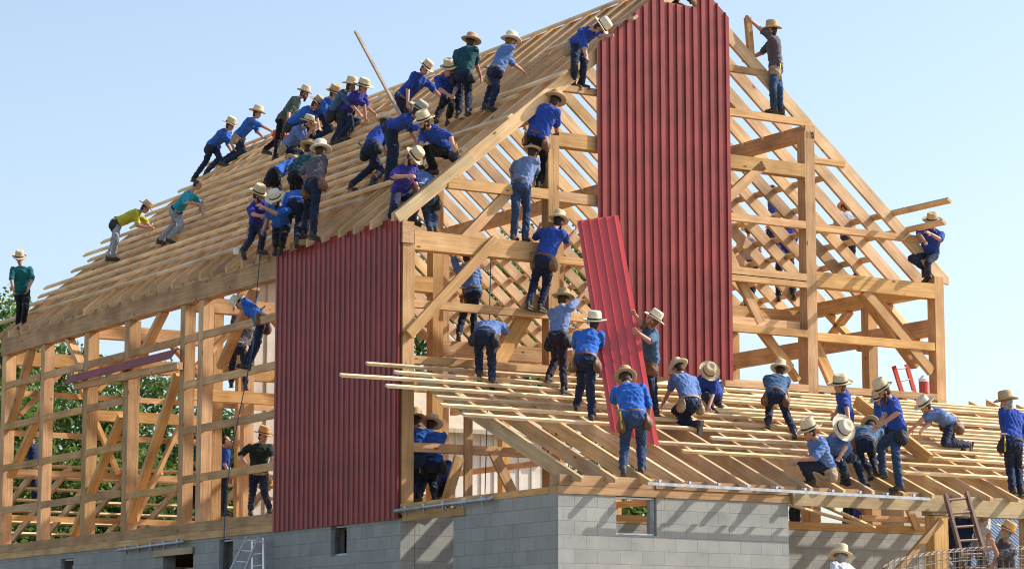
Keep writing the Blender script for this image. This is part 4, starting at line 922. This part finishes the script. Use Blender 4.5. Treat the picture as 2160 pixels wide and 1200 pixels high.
per(Y(.12),-95,'1637,141 1632,80 1627,67','1607,64 1586,46|1607,112 1581,124','1631,184 1631,224|1644,188 1646,228','grey','denim','tan','man in a grey shirt high on a beam right of the tall red sheets',belt='tan',H=1.95,hp=-5)
per(Y(.15),-35,'1961,533 1967,484 1966,470','1984,506 1964,494|1938,494 1948,506','1922,546 1944,562|1957,556 1956,582','royal','navy','tan','man in royal blue perched on the right corner post nailing a batten',hp=20,hair='black')
per(Y(4.5),-100,'1633,462 1633,414 1627,401','1645,440 1630,455|','1622,500 1650,536|1628,495 1640,530','royal','navy',None,'bareheaded man in blue inside the rafters right of the tall red sheets',hp=10)
per(Xs(13.0),178,'1582,556 1581,502 1580,488','1601,532 1598,552|','1590,598 1582,636|1578,598 1574,634','pink','black','straw','man in a pinkish shirt standing among the rafters behind the gable',H=1.95)
per(Xs(13.0),178,'1655,530 1662,482 1667,468','1676,508 1672,526|','1642,580 1642,622|1670,578 1674,618','purple','navy',None,'man in violet standing behind the rafters beside the third gable post')
per(Xs(12.9),-150,'1790,498 1781,453 1784,440','1797,478 1790,500|','1796,538 1812,572|1790,536 1806,570','plaid','dark','tan','man in a greyish plaid shirt leaning among the right rafters')
per(Xs(-.03),-90,'552,674 520,640 507,642','524,664 524,674|530,660 530,672','542,728 526,764|536,728 518,762','blue','navy','pale','man in blue bent over the side wall girt left of the big red sheet',hp=40,tilt=-30,belt='brown')
per(Xs(3.1),178,'504,731 510,690 503,678','498,640 505,606|522,712 516,728','489,770 488,803|517,770 518,806','grey','navy',None,'man in a grey shirt reaching up inside the frame behind the girt',belt='tan')
per(Xs(.75),15,'545,1000 548,936 555,921','507,960 519,978|575,962 570,982','533,1040 529,1070|558,1040 567,1066','green','navy','gold','young man in dark green, hand on hip, left of the big red sheet',belt='tan',haz=50,hp=20,H=1.9)
per(Y(.6),172,'880,968 877,908 876,888','892,940 890,965|','880,1013 876,1040|884,1012 882,1040','blue','denim','tan','man standing just inside the corner post with his face turned away',H=1.95)
per(Y(.5),172,'911,974 912,914 909,899','925,944 920,968|','894,1010 886,1040|912,1012 916,1040','blue','navy','straw','second man inside the corner post, wearing a black tool belt',belt='black',H=1.95,tilt=15)
per(Y(1.6),120,'941,1024 931,990 928,978','948,1012 940,1026|','925,1035 920,1046|930,1036 940,1046','royal','navy',None,'man in blue crouching low inside the lean-to behind the leaning brace')
per('L',60,'543,471 544,427 545,412','532,452 546,455|556,456 564,459','530,503 516,524|555,500 551,520','purple','navy','straw','man with a long brown beard in violet on the eave, nearest the hanging rope',haz=75,hair='brown',beard='long',belt='tan',hp=20)
per('L',-35,'593,477 588,434 582,422','585,452 557,438|','582,500 582,516|597,502 594,515','blue','black','pale','man in blue at the eave reaching across to the bearded man beside him',hair='black',beard='short',hp=40)
per('L',178,'624,432 630,410 640,412','|','607,470 597,504|630,470 626,502','blue','navy',None,'man bent over at the eave showing his back and dark trousers',hp=60,H=1.85)
per('L',140,'662,386 667,336 677,322','681,367 684,390|640,364 645,382','664,438 661,488|649,440 642,487','grey','navy','pale','man in a charcoal shirt standing at the eave under a pale wide hat',belt='brown',H=2.02,hp=0)
per('L',140,'625,372 643,332 652,318','612,360 642,380|','622,412 618,444|632,412 630,444','teal','black','tan','man in a dark blue-green shirt bent forward left of the man in charcoal',hp=25)
per('L',100,'579,366 606,350 614,345','|','588,394 586,414|582,394 578,412','blue','black','tan','man in blue bending low with a colourful tool belt above the eave group',hp=40,belt='black')
per('L',130,'784,310 801,274 812,262','807,307 812,316|','786,352 745,386|805,362 790,378','royal','dark','straw','kneeling man in royal blue with one leg stretched down the roof',belt='black')
per('L',80,'825,268 872,248 882,236','886,274 889,288|','825,320 819,372|833,320 829,366','royal','dark','grey','big man in royal blue bent forward at the hips in the middle of the roof',hp=30,H=2.0)
per('L',-65,'940,314 907,271 895,260','951,290 956,306|889,300 888,316','900,314 915,352|903,322 911,350','royal','black','straw','black bearded man in royal blue squatting on the roof above the rake board',hair='black',beard='short',belt='black',hp=10,H=1.98)
per(Y(.5),50,'845,404 857,350 870,334','828,374 858,372|','832,432 826,452|878,432 872,458','purple','navy','straw','dark bearded man marking something with a red pencil at the roof corner',hair='black',beard='short',belt='tan',hp=45,tilt=22)
per(Y(.3),-140,'903,412 893,368 885,358','885,390 880,386|','899,446 906,480|915,448 916,480','light','denim','grey','man in washed blue seen from behind at the top of the corner post',belt='black',hp=35,tilt=-25)
per(Y(.3),90,'1440,-38 1455,-90 1462,-105','|','1452,-8 1462,4|1432,-10 1425,2','royal','navy','straw','man on the gable peak whose boots just show at the top edge')
per(Xs(4.),-100,'72,990 70,938 66,920','60,950 62,925|','72,1035 72,1076|76,1035 76,1076','navy','navy','grey','man in navy inside the barn behind the far left posts',belt='tan')
per(Xs(6.),90,'411,985 411,940 412,926','|','411,1020 411,1060|414,1020 414,1060','seagreen','black',None,'man in green hidden between the paired side posts',group='men inside the barn')
per(Xs(5.),90,'474,995 475,945 477,930','|','471,1035 470,1075|474,1035 473,1075','royal','navy',None,'man in blue hidden behind the post near the rope',group='men inside the barn')
per(Y(.9),20,'1677,1022 1677,968 1677,952','|','1672,1062 1671,1100|1682,1062 1682,1100','navy','dark',None,'man under the lean-to whose dark legs show right of the block wall',group='men under the lean-to')
per(Y(1.),170,'1790,1026 1790,972 1790,957','|','1786,1066 1784,1104|1796,1066 1797,1104','navy','dark',None,'man under the lean-to whose legs show below the eave track',group='men under the lean-to')
per(Y(4.),-120,'1806,1122 1808,1082 1812,1066','|','1806,1160 1806,1200|1812,1160 1812,1200','royal','navy','pale','man in bright blue under the lean-to with a pale hat',group='men under the lean-to')
per(Y(-4.3),160,'2027,1160 2024,1094 2030,1078','2043,1125 2043,1155|','2027,1215 2027,1260|2037,1215 2037,1260','navy','denim','straw','man in navy standing behind the rusty brown ladder',H=2.0,group='men on the ground at the lower right')
per(Y(-4.2),60,'2070,1150 2070,1098 2076,1084','2086,1125 2082,1150|','2070,1200 2070,1240|2076,1200 2076,1240','white','navy','straw','man in a white shirt beyond the rusty brown ladder',group='men on the ground at the lower right')
per(Y(-6.6),-75,'2122,1196 2124,1143 2120,1124','2104,1172 2096,1150|','2122,1250 2122,1300|2128,1250 2128,1300','grey','navy','gold','old bearded man looking up from beneath an orange straw hat, lower right corner',hair='grey',beard='long',hp=-30,group='men on the ground at the lower right')
per(Y(-7.5),-150,'1786,1250 1783,1194 1773,1179','|','1786,1310 1786,1360|1792,1310 1792,1360','white','navy','straw','man in white below the block wall, cut by the bottom edge',hair='grey',group='men on the ground at the lower right',H=1.95)
# ---- things held by the men
# the leaning red sheet
tl,tr_,bl,br_=on(1217,466,1,-.42),on(1294,452,1,-.8),onplane(1288,908,(0,-5.35,lz(-5.35)+.12),RR_N),onplane(1391,941,(0,-5.35,lz(-5.35)+.12),RR_N)
hx=(br_-bl); hz=(tl-bl); mw=basis_zx(bl,hz,hx); ax_=np.array([mw[q][0] for q in range(3)]); az2=np.array([mw[q][2] for q in range(3)])
wd=float(hx@ax_); sb=float(hx@az2)/wd; hh=float(np.linalg.norm(hz)); st2=(float((tr_-bl)@az2)-hh)/max(.1,float((tr_-bl)@ax_))
o=ribbed('roofing_sheet',wd,lambda x:sb*x,lambda x:hh+st2*x,RED2,None,pitch=wd/5,rh=.035,rw=.012,mw=mw); tag(o,'long glare-lightened red metal sheet leaning against the gable in the hands of the men','metal sheet')
# thick plank carried over the lean-to
a=onplane(1806,846,(0,-5.35,lz(-5.35)+.55),RR_N); b=onplane(1962,970,(0,-5.35,lz(-5.35)+.12),RR_N)
tag(beam('thick_plank',a,b,.09,.24,W1,up=(0,0,1)),'thick plank slanting over the lean-to roof in the bearded man\'s hands','plank')
a=on(1577,38,1,-.0);b=on(1586,142,1,.1); tag(beam('short_board',a,b,.14,.09,W1,up=(0,1,0)),'short upright board held by the man in the grey shirt high on the right','board')
# orange tool bag
p=onplane(593,300,LROOF_P,LROOF_N); p=at(592,285,depth_of(p)-.75); t=empty('tool_bag',p,'bright orange-red tool bag hanging among the men on the left roof','tool bag')
s=Vol(); s.ell(p-p,(.24,.20,.17)); s.ell((.02,0,.08),(.18,.15,.12)); mkobj('bag',s.mesh('bag',.02,ORANGE,2,.02,9),Matrix.Translation(V(p)),t)
m=MB(); m.tube([p+np.array([-.15,-.1,.12]),p+np.array([-.12,-.1,.27]),p+np.array([.1,-.1,.27]),p+np.array([.13,-.1,.12])],.02,8); m.build('handle',LEA['black'],t); tool_hammer(t,p+np.array([-.22,-.15,-.25]),(0,0,-1),(1,0,0),YEL,'hammer')
# cup left on the roof
p=onplane(498,537,LROOF_P,LROOF_N); m=MB(); m.tube([p,p+np.array([0,0,.1]),p+np.array([0,0,.13])],[.05,.06,.062],12); tag(m.build('drink_cup',WHITE),'small white cup left at the roof eave by the hanging rope','cup')
# pencil
p=SKEL['dark bearded man marking something with a red pencil at the roof corner']; q=p[2]+max(p[1],key=lambda w_:w_[2])+np.array([.06,-.03,-.02]); m=MB(); m.tube([q+np.array([-.02,0,.07]),q+np.array([.1,0,-.12])],.014,6); tag(m.build('carpenter_pencil',LRED),'red pencil in the hand of the dark bearded man at the roof corner','pencil')
def finish():
    for o in list(sc.objects):
        if o.parent is None and o.type in('MESH','EMPTY'):
            o.matrix_basis=Matrix.Scale(K,4)@o.matrix_basis
finish()
